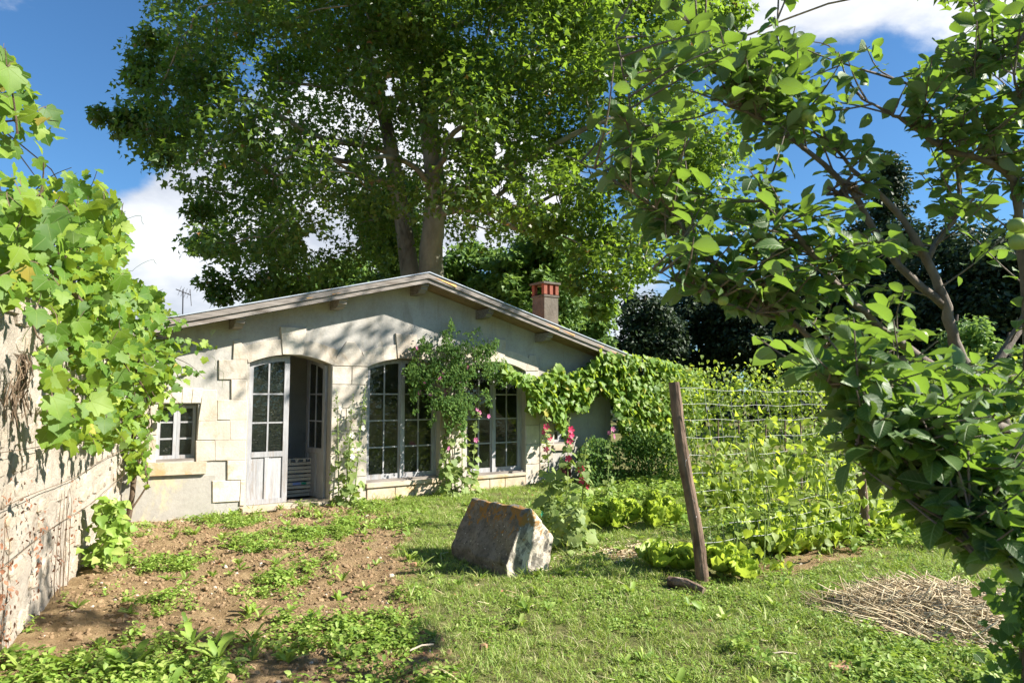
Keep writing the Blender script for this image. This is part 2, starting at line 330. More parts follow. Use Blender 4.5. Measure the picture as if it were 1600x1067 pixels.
def _h(ix, iy, seed):
    v = np.sin(ix*127.1+iy*311.7+seed*74.7)*43758.5453; return v-np.floor(v)
def vnoise(x, y, seed=0):
    x = np.asarray(x, float); y = np.asarray(y, float); ix, iy = np.floor(x), np.floor(y); fx, fy = x-ix, y-iy
    fx = fx*fx*(3-2*fx); fy = fy*fy*(3-2*fy)
    return (_h(ix, iy, seed)*(1-fx)+_h(ix+1, iy, seed)*fx)*(1-fy)+(_h(ix, iy+1, seed)*(1-fx)+_h(ix+1, iy+1, seed)*fx)*fy
def fbm(x, y, seed=0, o=4):
    v = 0; a = 0.5; f = 1.0
    for i in range(o): v = v+a*vnoise(np.asarray(x)*f, np.asarray(y)*f, seed+i*3); a *= 0.5; f *= 2.03
    return v/(1-0.5**o)
def inpoly(px, py, poly):
    px = np.asarray(px, float); py = np.asarray(py, float); r = np.zeros(px.shape, bool); n = len(poly)
    for i in range(n):
        x1, y1 = poly[i]; x2, y2 = poly[(i+1) % n]
        c = ((y1 > py) != (y2 > py)) & (px < (x2-x1)*(py-y1)/((y2-y1) or 1e-9)+x1); r ^= c
    return r

# leaf templates : (V, F) tri arrays, leaf along +y from the petiole, normal +z
def fan(out, cen=(0, 0.35, 0), fold=0.18, droop=0.22):
    o = np.array([(x, y, -abs(x)*fold*-1-droop*max(y-0.2, 0)**2) for x, y in out]); n = len(o)
    V = np.vstack([np.array(cen)[None], o]); Fc = np.array([(0, 1+i, 1+(i+1) % n) for i in range(n)]); return V, Fc
def mir(h): return h+[(-x, y) for x, y in reversed(h) if x > 1e-6]
VINE = fan(mir([(0, .06), (.14, -.08), (.36, -.06), (.44, .1), (.4, .2), (.6, .36), (.56, .52), (.36, .52), (.36, .7), (.2, .8), (0, 1.0)]), fold=0.15, droop=0.3)
PLANE = fan(mir([(0, 0), (.52, .3), (.2, .52), (0, 1)]), fold=0.2)
HOLLY = fan(mir([(0, .1), (.22, -.05), (.5, .08), (.52, .4), (.36, .46), (.34, .78), (.15, .8), (0, .95)]), fold=0.12, droop=0.35)
BEAN = fan(mir([(0, .02), (.22, 0), (.42, .2), (.36, .5), (.14, .8), (0, 1.02)]), fold=0.22, droop=0.3)
SMALL = fan(mir([(0, 0), (.28, .3), (.22, .7), (0, 1)]), cen=(0, .5, -.05), fold=0.2)
QUAD = (np.array([(0, 0, 0), (.34, .45, .06), (0, 1, -.1), (-.34, .45, .06)], float), np.array([(0, 1, 2), (0, 2, 3)]))
def strip(ws, ts, bend=0.35, fold=0.25, curl=0.0):
    V = []
    for w_, t_ in zip(ws, ts):
        z = -bend*t_*t_
        V += [(-w_, t_, z+w_*fold+curl*math.sin(t_*9)*w_), (0, t_, z), (w_, t_, z+w_*fold-curl*math.sin(t_*8+1)*w_)]
    Fc = []
    for i in range(len(ws)-1):
        a = 3*i
        for q in ((a, a+1, a+4, a+3), (a+1, a+2, a+5, a+4)): Fc += [(q[0], q[1], q[2]), (q[0], q[2], q[3])]
    return np.array(V, float), np.array(Fc)
APPLE = [strip([.02, .2, .32, .33, .22, .01], [0, .14, .36, .62, .85, 1.02], b, f, .12) for b, f in ((.25, .45), (.5, .25), (.1, .6), (-.15, .4))]
BLADE = strip([.03, .035, .02, .002], [0, .35, .75, 1], .5, .3)
DAND = strip([.03, .1, .16, .13, .16, .02], [0, .2, .5, .7, .85, 1], .35, .3)

def frames(n_, d_):
    n_ = n_/(np.linalg.norm(n_, axis=1, keepdims=True)+1e-9); d_ = d_-n_*np.sum(n_*d_, 1, keepdims=True)
    d_ = d_/(np.linalg.norm(d_, axis=1, keepdims=True)+1e-9); x = np.cross(d_, n_); return np.stack([x, d_, n_], 2)
def inst(tpl, P_, R, sc):
    V, Fc = tpl; n = len(P_); k = len(V)
    A = np.einsum('nij,kj->nki', R, V)*np.asarray(sc).reshape(n, 1, 1)+P_[:, None, :]
    return A.reshape(-1, 3), (Fc[None]+(np.arange(n)*k)[:, None, None]).reshape(-1, 3)
def setluv(me, V):
    a = me.attributes.new('luv', 'FLOAT_VECTOR', 'POINT'); a.data.foreach_set('vector', np.ascontiguousarray(V, dtype=np.float32).ravel())
def joined(name, tpl, P_, R, sc, mat, parent=None, kind='stuff'):
    V, Fc = inst(tpl, P_, R, sc); o = put(name, V, Fc, mat, parent, kind); setluv(o.data, np.tile(tpl[0], (len(P_), 1))); return o
TM = {}
def leafobj(name, key, tpl, p, R, s, mat, parent):
    k = (key, mat.name)
    if k not in TM:
        TM[k] = mesh_np(key, tpl[0], tpl[1], True); TM[k].materials.append(mat); setluv(TM[k], tpl[0])
    o = place(name, TM[k], None, parent, p)
    o.rotation_euler = Matrix([list(map(float, r)) for r in R]).to_euler(); o.scale = (float(s),)*3
    return o
def rv(n, s=1.0): return RNG.normal(0, s, (n, 3))

# ------------------------------------------------------------------ ground
BX = np.array([3.0, 3.8, 5.0, 5.8, 6.8, 8.0, 9.5, 11]); BV = np.array([-.05, -.3, -.62, -.9, -.9, -1.2, -1.6, -1.9])
def turf(x, y):
    x = np.asarray(x, float); y = np.asarray(y, float)
    g = np.clip((x-np.interp(y, BX, BV)+(fbm(x*1.1, y*1.1, 5)-0.5)*.7)/0.4+0.5, 0, 1)
    g *= 1-0.8*np.clip(1-np.hypot((x-1.0)/1.0, (y-7.0)/0.45), 0, 1)*1.6.__float__() if False else 1
    lit = np.exp(-(((x-1.2)/.8)**2+((y-7.1)/.35)**2)); g = g*(1-0.9*lit)
    bed = np.exp(-((((x-3.1)*.815+(y-7.05)*.579)/1.5)**4+(((x-3.1)*.579-(y-7.05)*.815)/.3)**4)); g = g*(1-0.9*bed)
    path = np.exp(-(((x-4.6)/.9)**2+((y-10.5)/.5)**2)); g = g*(1-0.8*path)
    return np.where(y > 25, 1, g)
def gh(x, y):
    x = np.asarray(x, float); y = np.asarray(y, float); t_ = turf(x, y)
    near = np.clip((18-np.hypot(x, y-6))/5, 0, 1)
    return near*((fbm(x*1.3, y*1.3, 1, 3)-0.5)*0.07+(fbm(x*6, y*6, 2, 3)-0.5)*(0.07*(1-t_)+0.02))
def axis_(a, b, n, far):
    c = np.linspace(a, b, n); e = np.geomspace(1, far, 24); st = c[1]-c[0]
    return np.concatenate([a-e[::-1]*1.0, c, b+e])
xs = axis_(-6, 8, 300, 900); ys = axis_(2.5, 13, 260, 900)
X, Y = np.meshgrid(xs, ys); Z = gh(X, Y); nx, ny = len(xs), len(ys)
V = np.stack([X, Y, Z], -1).reshape(-1, 3); i = np.arange(nx*ny).reshape(ny, nx)
Fq = np.stack([i[:-1, :-1], i[:-1, 1:], i[1:, 1:], i[1:, :-1]], -1).reshape(-1, 4)
me = mesh_np('ground', V, Fq, True); a = me.attributes.new('turf', 'FLOAT', 'POINT'); a.data.foreach_set('value', turf(X, Y).ravel().astype(np.float32))
place('ground', me, M['ground'], None, (0, 0, 0), 'structure')

# ------------------------------------------------------------------ the house
OO = gr(420, 797); ang = math.radians(54.6); UU = np.array([math.sin(ang), math.cos(ang), 0]); NN = np.array([math.cos(ang), -math.sin(ang), 0])
def H(s, h, d=0.0): return OO+UU*s+NN*d+np.array([0, 0, h])
def fac(x, y, off=0.0):
    d = ray(x, y); t_ = np.dot(OO+NN*off-CAM, NN)/np.dot(d, NN); p = CAM+d*t_; return (float(np.dot(p-OO, UU)), float(p[2]))
def cr(x, y): return fac(200+x/2.54, 400+y/2.54)      # second-hand measure from an enlarged corner
house = thing('garden_house', H(2.25, 0, -2.8), 'long low garden house with grey rendered gable, arched glazed openings and brown eaves', 'house')
S0, S1, RS, RH, SL = -2.6, 6.62, 2.25, 3.42, 0.262
def rooftop(s): return RH-abs(s-RS)*SL
OPEN = [(0.275, 0.595, 0.05, 2.08, .13), (2.1, 0.64, 0.27, 2.07, .14), (3.88, 0.62, 0.25, 2.07, .14)]
SMW = (-1.46, -0.97, .75, 1.5); W4 = (5.18, 5.56, .72, 1.3)
def arch(o, s): c, w_, hb, hs, r = o; return hs+r*(1-((s-c)/w_)**2)
g = G(); gl = G()
brk = {S0, S1, RS, SMW[0], SMW[1], W4[0], W4[1]}
for c, w_, hb, hs, r in OPEN: brk |= set(np.linspace(c-w_, c+w_, 13))
brk |= set(np.linspace(S0, S1, 22)); brk = sorted(brk); brk = [b for i_, b in enumerate(brk) if i_ == 0 or b-brk[i_-1] > 1e-4]
TH = -0.32
for a_, b_ in zip(brk[:-1], brk[1:]):
    mid = (a_+b_)/2; spans = [(-0.1, -0.1, rooftop(a_)-.1, rooftop(b_)-.1)]; hole = None
    for o in OPEN:
        if abs(mid-o[0]) < o[1]: hole = (o[2], arch(o, a_), arch(o, b_))
    for q in (SMW, W4):
        if q[0] < mid < q[1]: hole = (q[2], q[3], q[3])
    t0, t1 = rooftop(a_)-.004, rooftop(b_)-.004
    parts = [(-.1, -.1, t0, t1)] if not hole else [(-.1, -.1, hole[0], hole[0]), (hole[1], hole[2], t0, t1)]
    for (l0, l1, u0, u1) in parts:
        g.add([H(a_, l0), H(b_, l1), H(b_, u1), H(a_, u0)], [(0, 1, 2, 3)])
        g.add([H(a_, l0, TH), H(b_, l1, TH), H(b_, u1, TH), H(a_, u0, TH)], [(3, 2, 1, 0)])
    if hole:
        g.add([H(a_, hole[1]), H(b_, hole[2]), H(b_, hole[2], TH), H(a_, hole[1], TH)], [(0, 1, 2, 3)])
        g.add([H(a_, hole[0]), H(b_, hole[0]), H(b_, hole[0], TH), H(a_, hole[0], TH)], [(3, 2, 1, 0)])
for c, w_, hb, hs, r in OPEN+[((q[0]+q[1])/2, (q[1]-q[0])/2, q[2], q[3], 0) for q in (SMW, W4)]:
    for sg in (-1, 1):
        s_ = c+sg*w_; g.add([H(s_, hb), H(s_, hs), H(s_, hs, TH), H(s_, hb, TH)], [(0, 1, 2, 3) if sg < 0 else (3, 2, 1, 0)])
g.put('gable_wall', M['plaster'], house)
DB = -6.2
g = G()
for s_ in (S0, S1):
    sg = -1 if s_ == S0 else 1
    g = G(); g.box(H(s_, -.1, -.001), UU*-0.3*sg, NN*DB, np.array([0, 0, rooftop(s_)-.02+.1])); g.put('side_wall', M['plaster'], house)
g = G(); g.add([H(S0, -.1, DB), H(S1, -.1, DB), H(S1, rooftop(S1)-.1, DB), H(RS, RH-.1, DB), H(S0, rooftop(S0)-.1, DB)], [(4, 3, 2, 1, 0)]); g.put('rear_wall', M['plaster'], house)
g = G(); g.box(H(S0+.3, .0, TH), UU*(S1-S0-.6), NN*(DB-TH), np.array([0, 0, .04])); g.put('floor', M['floor'], house)
g = G(); g.box(H(S0+.32, .04, -2.1), UU*5.9, NN*-.08, np.array([0, 0, 2.4])); g.put('partition_wall', M['inner'], house)
g = G(); g.box(H(.95, .05, TH-.01), UU*.06, NN*-1.75, np.array([0, 0, 2.3])); 
g = G(); g.box(H(S0+.32, 2.47, TH-.01), UU*(S1-S0-.64), NN*(DB-TH+.02), np.array([0, 0, .05])); g.put('ceiling', M['inner'], house)
g = G(); g.box(H(-.4, .02, .18), UU*1.35, NN*-.5, np.array([0, 0, .055])); g.put('doorstep', M['sill_stone'], house)
# dressed stones : pale limestone, proud of the render
def stone(poly, d1=.018, mat='stone', name='stone', d0=-.02):
    g = G(); g.prism(poly, H, d0, d1, .007); return g.put(name, M[mat], house)
def rect(a, b, c, d, j=.003): return [(a+j, c+j), (b-j, c+j), (b-j, d-j), (a+j, d-j)]
for poly in ([(358, 412), (472, 412), (472, 490), (358, 490)], [(408, 490), (470, 490), (470, 571), (408, 571)], [(352, 571), (474, 571), (472, 650), (352, 650)],
             [(415, 412), (418, 335), (440, 333), (480, 384), (478, 412)], [(278, 655), (403, 652), (403, 730), (272, 730)], [(403, 650), (471, 650), (468, 730), (403, 730)],
             [(268, 732), (343, 732), (343, 811), (268, 818)], [(343, 730), (468, 730), (466, 811), (343, 811)], [(392, 811), (466, 811), (464, 889), (392, 889)],
             [(333, 891), (445, 891), (440, 972), (333, 978)], [(464, 889), (447, 889), (442, 990), (460, 990)], [(270, 531), (352, 531), (352, 655), (278, 655), (292, 560)]):
    q = [cr(*p_) for p_ in poly]
    q = [(min(a_, -.325), b_) for a_, b_ in q]; stone(q, .022)
# small window lintel voussoirs, jambs
for k_ in range(5):
    a_ = SMW[0]-.06+k_*.11; b_ = a_+.107
    stone([(a_+.008*(2-k_)*-1, 1.51), (b_+.008*(1-k_)*-1, 1.51), (b_+.02*(k_-1.5), 1.71), (a_+.02*(k_-2.5), 1.71)], .024)
stone(rect(-1.72, SMW[0], 1.1, 1.5), .022); stone(rect(-1.66, SMW[0], .74, 1.1), .022)
stone([cr(70, 822), cr(310, 814), cr(308, 862), cr(75, 872)], .06, 'sill_stone', 'window_sill')
def ring(o, keypoly):
    c, w_, hb, hs, r = o; th = .23
    def arcp(a0, a1, n=9):
        ss = np.linspace(a0, a1, n); inn = [(s_, arch(o, s_)+.001) for s_ in ss]
        outp = [(c+(s_-c)*1.13, hs+.225+(r+.0)*(1-((s_-c)/w_)**2)) for s_ in ss]; return inn+outp[::-1]
    def strippoly(a0, a1):
        P_ = arcp(a0, a1); n = len(P_)//2; gg = G()
        for i_ in range(n-1):
            q = [P_[i_], P_[i_+1], P_[2*n-2-i_], P_[2*n-1-i_]]
            V = [H(a_, b_, d_) for d_ in (-.02, .02) for a_, b_ in q]
            gg.add(V, [(4, 5, 6, 7), (0, 1, 5, 4), (2, 3, 7, 6)])
            if i_ == 0: gg.add(V, [(3, 0, 4, 7)])
            if i_ == n-2: gg.add(V, [(1, 2, 6, 5)])
        return gg
    kx = .15
    strippoly(c-w_-.02, c-kx-.004).put('arch_stone', M['stone'], house); strippoly(c+kx+.004, c+w_+.02).put('arch_stone', M['stone'], house)
    kk = arch(o, c); stone([(c-kx, kk-.005), (c+kx, kk-.005), (c+.19, 2.61), (c-.19, 2.61)], .034, 'stone', 'keystone')
for o in OPEN: ring(o, None)
def pier(a, b, top):
    hs = [0.02, .38, .74, 1.08, 1.42, 1.78, 2.06]
    for i_, (l, u) in enumerate(zip(hs[:-1], hs[1:])):
        if b-a > .5 and i_ % 2: m_ = (a+b)/2+random.uniform(-.08, .08); stone(rect(a, m_, l, u), .016); stone(rect(m_, b, l, u), .02)
        else: stone(rect(a, b, l, u), .018)
    c = (a+b)/2; stone([(a+.02, 2.065), (b-.02, 2.065), (b-.02, 2.13), (c+.07, top), (c-.07, top), (a+.02, 2.13)], .022)
pier(.875, 1.455, 2.44); pier(2.745, 3.255, 2.42); pier(4.505, 4.82, 2.36)
for l, u, r_ in ((.02, .4, 5.0), (.4, .74, 5.14), (.74, 1.12, 5.16), (1.32, 1.7, 5.2)): stone(rect(4.83, r_, l, u), .016)
for o in OPEN[1:]:   # stones below the windows
    xs_ = np.linspace(o[0]-o[1], o[0]+o[1], 4)+np.array([0, .05, -.04, 0])
    for a_, b_ in zip(xs_[:-1], xs_[1:]): stone(rect(a_, b_, -.05, .2), .03, 'sill_stone')
    stone(rect(o[0]-o[1]-.02, o[0]+o[1]+.02, .2, o[2]), .06, 'sill_stone', 'window_sill')
stone(rect(W4[0]-.06, W4[1]+.06, .6, .71), .05, 'sill_stone', 'window_sill')
# lower stained render left of the door: thin coat laid on the wall
g = G(); g.prism([(-2.5, -.05), (-.72, -.05), (-.72, .54), (-2.5, .54)], H, -.01, .006, .003); g.put('plinth_render', M['base_render'], house)

def bar(g, a, b, c, d, d0, d1): g.box(H(a, c, d0), UU*(b-a), NN*(d1-d0), np.array([0, 0, d-c]))
def leaf_window(name, parent, o, a, b, hb, cols, rows, d0, st=.05, rail=.09, panel=0, fr=None, mat='wood_v', thick=.04):
    """one glazed leaf from s=a..b following the arch of opening o; panel = height of a solid lower part"""
    fr = fr or (lambda s_, h_, d_: H(s_, h_, d_)); top = lambda s_: (arch(o, s_) if o[4] else o[3])-.012
    def pb(gg, A, B, C, D_, z0, z1):   # general box in the leaf frame; D_ may follow arch
        n = 1 if not (callable(D_)) else 7; ss = np.linspace(A, B, n+1)
        for i_ in range(n):
            u0, u1 = (D_(ss[i_]), D_(ss[i_+1])) if callable(D_) else (D_, D_); l0, l1 = (C(ss[i_]), C(ss[i_+1])) if callable(C) else (C, C)
            V = [fr(ss[i_], l0, z0), fr(ss[i_+1], l1, z0), fr(ss[i_+1], u1, z0), fr(ss[i_], u0, z0), fr(ss[i_], l0, z1), fr(ss[i_+1], l1, z1), fr(ss[i_+1], u1, z1), fr(ss[i_], u0, z1)]
            gg.add(V, [(3, 2, 1, 0), (4, 5, 6, 7), (0, 1, 5, 4), (1, 2, 6, 5), (2, 3, 7, 6), (3, 0, 4, 7)])
    g = G(); d1 = d0+thick
    pb(g, a, a+st, hb, lambda s_: top(s_)-.001, d0, d1); pb(g, b-st, b, hb, lambda s_: top(s_)-.001, d0, d1)
    pb(g, a+st, b-st, hb, hb+rail, d0+.001, d1-.001)
    pb(g, a+st, b-st, lambda s_: top(s_)-st*1.1, lambda s_: top(s_), d0+.001, d1-.001)
    gb = hb+rail
    if panel: pb(g, a+st, b-st, panel, panel+.075, d0+.001, d1+.004); gb = panel+.075
    root = g.put(name, M[mat], parent)
    if panel:
        m_ = (a+b)/2; k_ = G(); pb(k_, m_-.03, m_+.03, hb+rail, panel, d0+.001, d1-.002); k_.put('panel_rail', M[mat], root)
        for A, B in ((a+st, m_-.03), (m_+.03, b-st)):
            k_ = G(); pb(k_, A, B, hb+rail, panel, d0+.008, d1-.016); k_.put('door_panel', M[mat], root)
            
    gt = o[3]-st*1.1+(.03 if o[4] else 0); bw = .011
    for c_ in range(1, cols):
        x_ = a+st+(b-a-2*st)*c_/cols; k_ = G(); pb(k_, x_-bw, x_+bw, gb, lambda s_: top(s_)-st*1.1, d0+.006, d1-.006); k_.put('glazing_bar', M[mat], root)
    for r_ in range(1, rows):
        z_ = gb+(gt+.02-gb)*r_/rows; k_ = G(); pb(k_, a+st, b-st, z_-bw, z_+bw, d0+.008, d1-.008); k_.put('glazing_bar', M[mat], root)
    for c_ in range(cols):
        for r_ in range(rows):
            x0 = a+st+(b-a-2*st)*c_/cols+bw; x1 = a+st+(b-a-2*st)*(c_+1)/cols-bw
            z0 = gb+(gt+.02-gb)*r_/rows+bw; z1 = gb+(gt+.02-gb)*(r_+1)/rows-bw; k_ = G(); dm = (d0+d1)/2
            tp = (lambda s_: top(s_)-st*1.1) if r_ == rows-1 else z1
            pb(k_, x0-bw*.3, x1+bw*.3, z0-bw*.3, tp, dm-.002+random.uniform(-.001, .001), dm+.002); k_.put('pane', M['glass'], root)
    return root
D0 = OPEN[0]
leaf_window('door', house, D0, -.315, .275, .08, 2, 3, -.13, .075, .07, .74)
# right leaf stands open, swung back into the room
hs_ = .862; ca, sa = math.cos(math.radians(82)), math.sin(math.radians(82))
def frd(s_, h_, d_):
    q = hs_-s_; dd = d_+.13; return H(hs_-q*ca-dd*sa*-1*0-dd*sa, h_, -.13-q*sa+dd*ca)
leaf_window('door', house, D0, .275, hs_, .08, 2, 3, -.13, .075, .07, .74, fr=frd)
for o in OPEN[1:]:
    c, w_, hb = o[:3]
    leaf_window('window', house, o, c-w_+.03, c+.0, hb+.035, 2, 4, -.15, .055, .075)
    leaf_window('window', house, o, c+.003, c+w_-.03, hb+.035, 2, 4, -.15, .055, .075)
    g = G(); bar(g, c-.03, c+.035, hb+.035, o[3]+.08, -.108, -.085); g.put('window_post', M['wood_v'], house)
    g = G(); bar(g, c-w_+.002, c+w_-.002, hb+.001, hb+.034, -.17, -.02); g.put('window_frame', M['wood_h'], house)
    g = G(); bar(g, c-w_+.002, c-w_+.029, hb+.035, o[3]-.01, -.16, -.1); g.put('window_frame', M['wood_v'], house)
    g = G(); bar(g, c+w_-.029, c+w_-.002, hb+.035, o[3]-.01, -.16, -.1); g.put('window_frame', M['wood_v'], house)
for q, n_ in ((SMW, 2), (W4, 1)):
    oo = ((q[0]+q[1])/2, (q[1]-q[0])/2, q[2], q[3], 0); c = oo[0]
    leaf_window('window', house, oo, q[0]+.01, c, q[2]+.03, 1, 3, -.12, .04, .045)
    leaf_window('window', house, oo, c+.002, q[1]-.01, q[2]+.03, 1, 3, -.12, .04, .045)
    g = G(); bar(g, q[0]+.002, q[1]-.002, q[2]+.001, q[2]+.029, -.15, .0); g.put('window_frame', M['wood_h'], house)
# roof: boards, verge boards, purlins, tiles
OV = .47; T0 = .1
def RP(s_, h_off, d_): return H(s_, rooftop(s_)+h_off, d_)
E0, E1 = S0-.35, 6.72
for (a_, b_) in ((E0, RS), (RS, E1)):
    n = 30 if a_ == E0 else 30
    for layer, (z0, z1, d0, d1, nm, mt) in enumerate((( -.02, .1, OV-.035, OV, 'verge_board', 'wood_h'), (.05, .135, OV, OV+.028, 'verge_board', 'wood_h'))):
        g = G(); ss = np.linspace(a_, b_, 12)
        for i_ in range(11):
            jz = 0
            V = [RP(s_, z_, d_) for d_ in (d0, d1) for s_, z_ in ((ss[i_], z0), (ss[i_+1], z0), (ss[i_+1], z1), (ss[i_], z1))]
            g.add(V, [(3, 2, 1, 0), (4, 5, 6, 7), (0, 1, 5, 4), (2, 3, 7, 6)])
            if i_ == 0: g.add(V, [(3, 0, 4, 7)])
            if i_ == 10: g.add(V, [(1, 2, 6, 5)])
        g.put(nm, M[mt], house)
    g = G(); V = [RP(s_, z_, d_) for d_ in (OV-.02, OV+.045) for s_, z_ in ((a_, .137), (b_, .137), (b_, .152), (a_, .152))]
    g.add(V, [(3, 2, 1, 0), (4, 5, 6, 7), (0, 1, 5, 4), (2, 3, 7, 6), (3, 0, 4, 7), (1, 2, 6, 5)]); g.put('flashing', M['zinc'], house)
    # soffit boards running along the slope's length (parallel with the verge)
    for k_ in range(5):
        w0 = OV-.04-k_*.105; g = G()
        V = [RP(s_, z_, d_) for d_ in (w0-.1, w0) for s_, z_ in ((a_, .0+.003*(k_ % 2)), (b_, .0+.003*(k_ % 2)), (b_, .025), (a_, .025))]
        g.add(V, [(3, 2, 1, 0), (4, 5, 6, 7), (0, 1, 5, 4), (2, 3, 7, 6), (3, 0, 4, 7), (1, 2, 6, 5)]); g.put('soffit_board', M['soffit'], house)
    g = G(); V = [RP(s_, z_, d_) for d_ in (DB-.2, OV-.04) for s_, z_ in ((a_, .03), (b_, .03), (b_, .07), (a_, .07))]
    g.add(V, [(3, 2, 1, 0), (4, 5, 6, 7), (0, 1, 5, 4), (2, 3, 7, 6), (3, 0, 4, 7), (1, 2, 6, 5)]); g.put('roof_deck', M['wood_h'], house)
for x_, y_ in ((375, 500), (535, 470), (650, 455), (765, 495), (858, 530)):
    s_, _ = fac(x_, y_, .35); s_ = RS-.02 if abs(s_-RS) < .35 else s_
    tp = rooftop(s_+(.06 if s_ < RS else -.06))-.012-(.06 if False else 0)
    tp = max(rooftop(s_-.06), rooftop(s_+.06))-.022
    prof = [(-.02, tp-.15), (.22, tp-.15), (.30, tp-.135), (.33, tp-.1), (.37, tp-.09), (.385, tp-.045), (.42, tp-.035), (.42, tp), (-.02, tp)]
    g = G(); n = len(prof); V = [H(s_-.06, b, a) for a, b in prof]+[H(s_+.06, b, a) for a, b in prof]
    g.add(V, [tuple(range(n)), tuple(range(2*n-1, n-1, -1))]+[(i_, n+i_, n+(i_+1) % n, (i_+1) % n) for i_ in range(n)]); g.put('purlin_end', M['wood_h'], house)
# canal tiles
tv = [];
def tile_mesh():
    V = []; n = 6
    for y_, r_ in ((0, .085), (.42, .07)):
        for th in (0.0, .014):
            for i_ in range(n+1):
                a_ = math.pi*i_/n; V.append(((r_+th)*math.cos(a_), y_, (r_+th)*math.sin(a_)*.8+y_*.06))
    q = n+1; Fc = []
    for i_ in range(n): Fc += [(q+i_, q+i_+1, 3*q+i_+1, 3*q+i_), (i_+1, i_, 2*q+i_, 2*q+i_+1), (i_, i_+1, q+i_+1, q+i_), (2*q+i_+1, 2*q+i_, 3*q+i_, 3*q+i_+1)]
    return V, Fc
TV, TF = tile_mesh(); tme = bpy.data.meshes.new('roof_tile'); tme.from_pydata(TV, [], TF); tme.materials.append(M['tile'])
big = G()
sl_ang = math.atan(SL); 
for side in (-1, 1):
    L = (RS-E0) if side < 0 else (E1-RS)
    up = np.array(UU*-side*math.cos(sl_ang)+np.array([0, 0, math.sin(sl_ang)])); 
    nrows = int(L/.36)
    nn = np.cross(UU*-side*1.0, [0, 0, 1]); nn = NN if side > 0 else -NN
    zz = np.cross(nn, up); zz = zz if zz[2] > 0 else -zz; xx = np.cross(up, zz)
    R = np.stack([xx, up, zz], 1)
    for r_ in range(nrows):
        s_ = RS+side*(L-.02-r_*.36)
        for c_ in range(34):
            d_ = OV-.07-c_*.19
            p_ = RP(s_, .065, d_)
            if c_ == 0:
                o = place('roof_tile', tme, None, house, p_+rv(1, .006)[0]); o.rotation_euler = Matrix(R.tolist()).to_euler()
            else:
                big.add([p_+R@np.array(v)+0 for v in TV], TF)
big.put('roof_tiles', M['tile'], house, kind='stuff')
# chimney on the right slope
cs, cz = 4.9, 0
def chim():
    cb = at(852, 505, 13.2); g = G(); cx, cy = cb[0], cb[1]; h0 = 2.4; h1 = at(852, 466, 13.2)[2]
    def bx(a, b, c0, c1, nm, mt, par=house, off=(0, 0)):
        g = G(); g.box(np.array([cx, cy, c0])-UU*a/2-NN*b/2+UU*off[0]+NN*off[1], UU*a, NN*b, np.array([0, 0, c1-c0])); return g.put(nm, M[mt], par)
    ch = bx(.34, .38, h0, h1, 'chimney', 'chimney')
    bx(.37, .41, h1, h1+.04, 'chimney_collar', 'chimney', ch)
    hb = h1+.05
    for a_, b_ in ((-.14, .155), (.0, .155), (.14, .155), (-.14, -.155), (.14, -.155), (.14, 0)):
        bx(.075, .08, hb, hb+.2, 'brick', 'brick', ch, (a_, b_))
    bx(.42, .45, hb+.2, hb+.24, 'chimney_cap', 'chimney', ch)
chim()

# crates inside the doorway
cbase = H(.42, .055, -.62)
cnt = 0
for k_ in range(5):
    g0 = H(.60+random.uniform(-.025, .025), .075+k_*.118, -.72)
    lab = ['lowest pale slatted wooden crate of the stack inside the open doorway', 'slatted wooden crate with a blue and green label, second from the bottom of the stack', 'middle slatted wooden crate of the stack inside the doorway', 'slatted wooden crate just under the topmost one in the doorway stack', 'topmost wooden crate of the doorway stack with three holes in its front'][k_]
    cr_ = thing('wooden_crate', g0, lab, 'crate', 'wooden crates stacked inside the doorway')
    w_, dp, hh = .40, .3, .108
    def bb(nm, a, b, c, d, e, f, mt='crate'):
        q = G(); q.box(g0+UU*a+NN*c+np.array([0, 0, e]), UU*(b-a), NN*(d-c), np.array([0, 0, f-e])); q.put(nm, M[mt], cr_)
    for sx in (-1, 1):
        for sy in (-1, 1): bb('corner_post', sx*w_/2-(0.015 if sx > 0 else 0), sx*w_/2+(0.015 if sx < 0 else 0), sy*dp/2-.012, sy*dp/2+.012, 0, hh)
    for z_ in (.006, .06):
        if k_ == 4 and z_ > .05:
            for j_ in range(4): bb('front_slat', -w_/2+.005+j_*.115, -w_/2+.05+j_*.115, dp/2+.013, dp/2+.023, .052, .102)
            bb('front_slat', -w_/2, w_/2, dp/2+.013, dp/2+.024, .092, .106)
        else: bb('front_slat', -w_/2, w_/2, dp/2+.013, dp/2+.022, z_, z_+.042)
        bb('side_slat', -w_/2-.01, -w_/2-.001, -dp/2, dp/2, z_, z_+.042); bb('side_slat', w_/2+.001, w_/2+.01, -dp/2, dp/2, z_, z_+.042)
    bb('crate_base', -w_/2+.016, w_/2-.016, -dp/2+.014, dp/2-.014, .002, .012)
    if k_ == 1: bb('label', -.1, .02, dp/2+.024, dp/2+.026, .062, .1, 'label_blue'); bb('label', .03, .11, dp/2+.024, dp/2+.026, .064, .098, 'green_plastic')
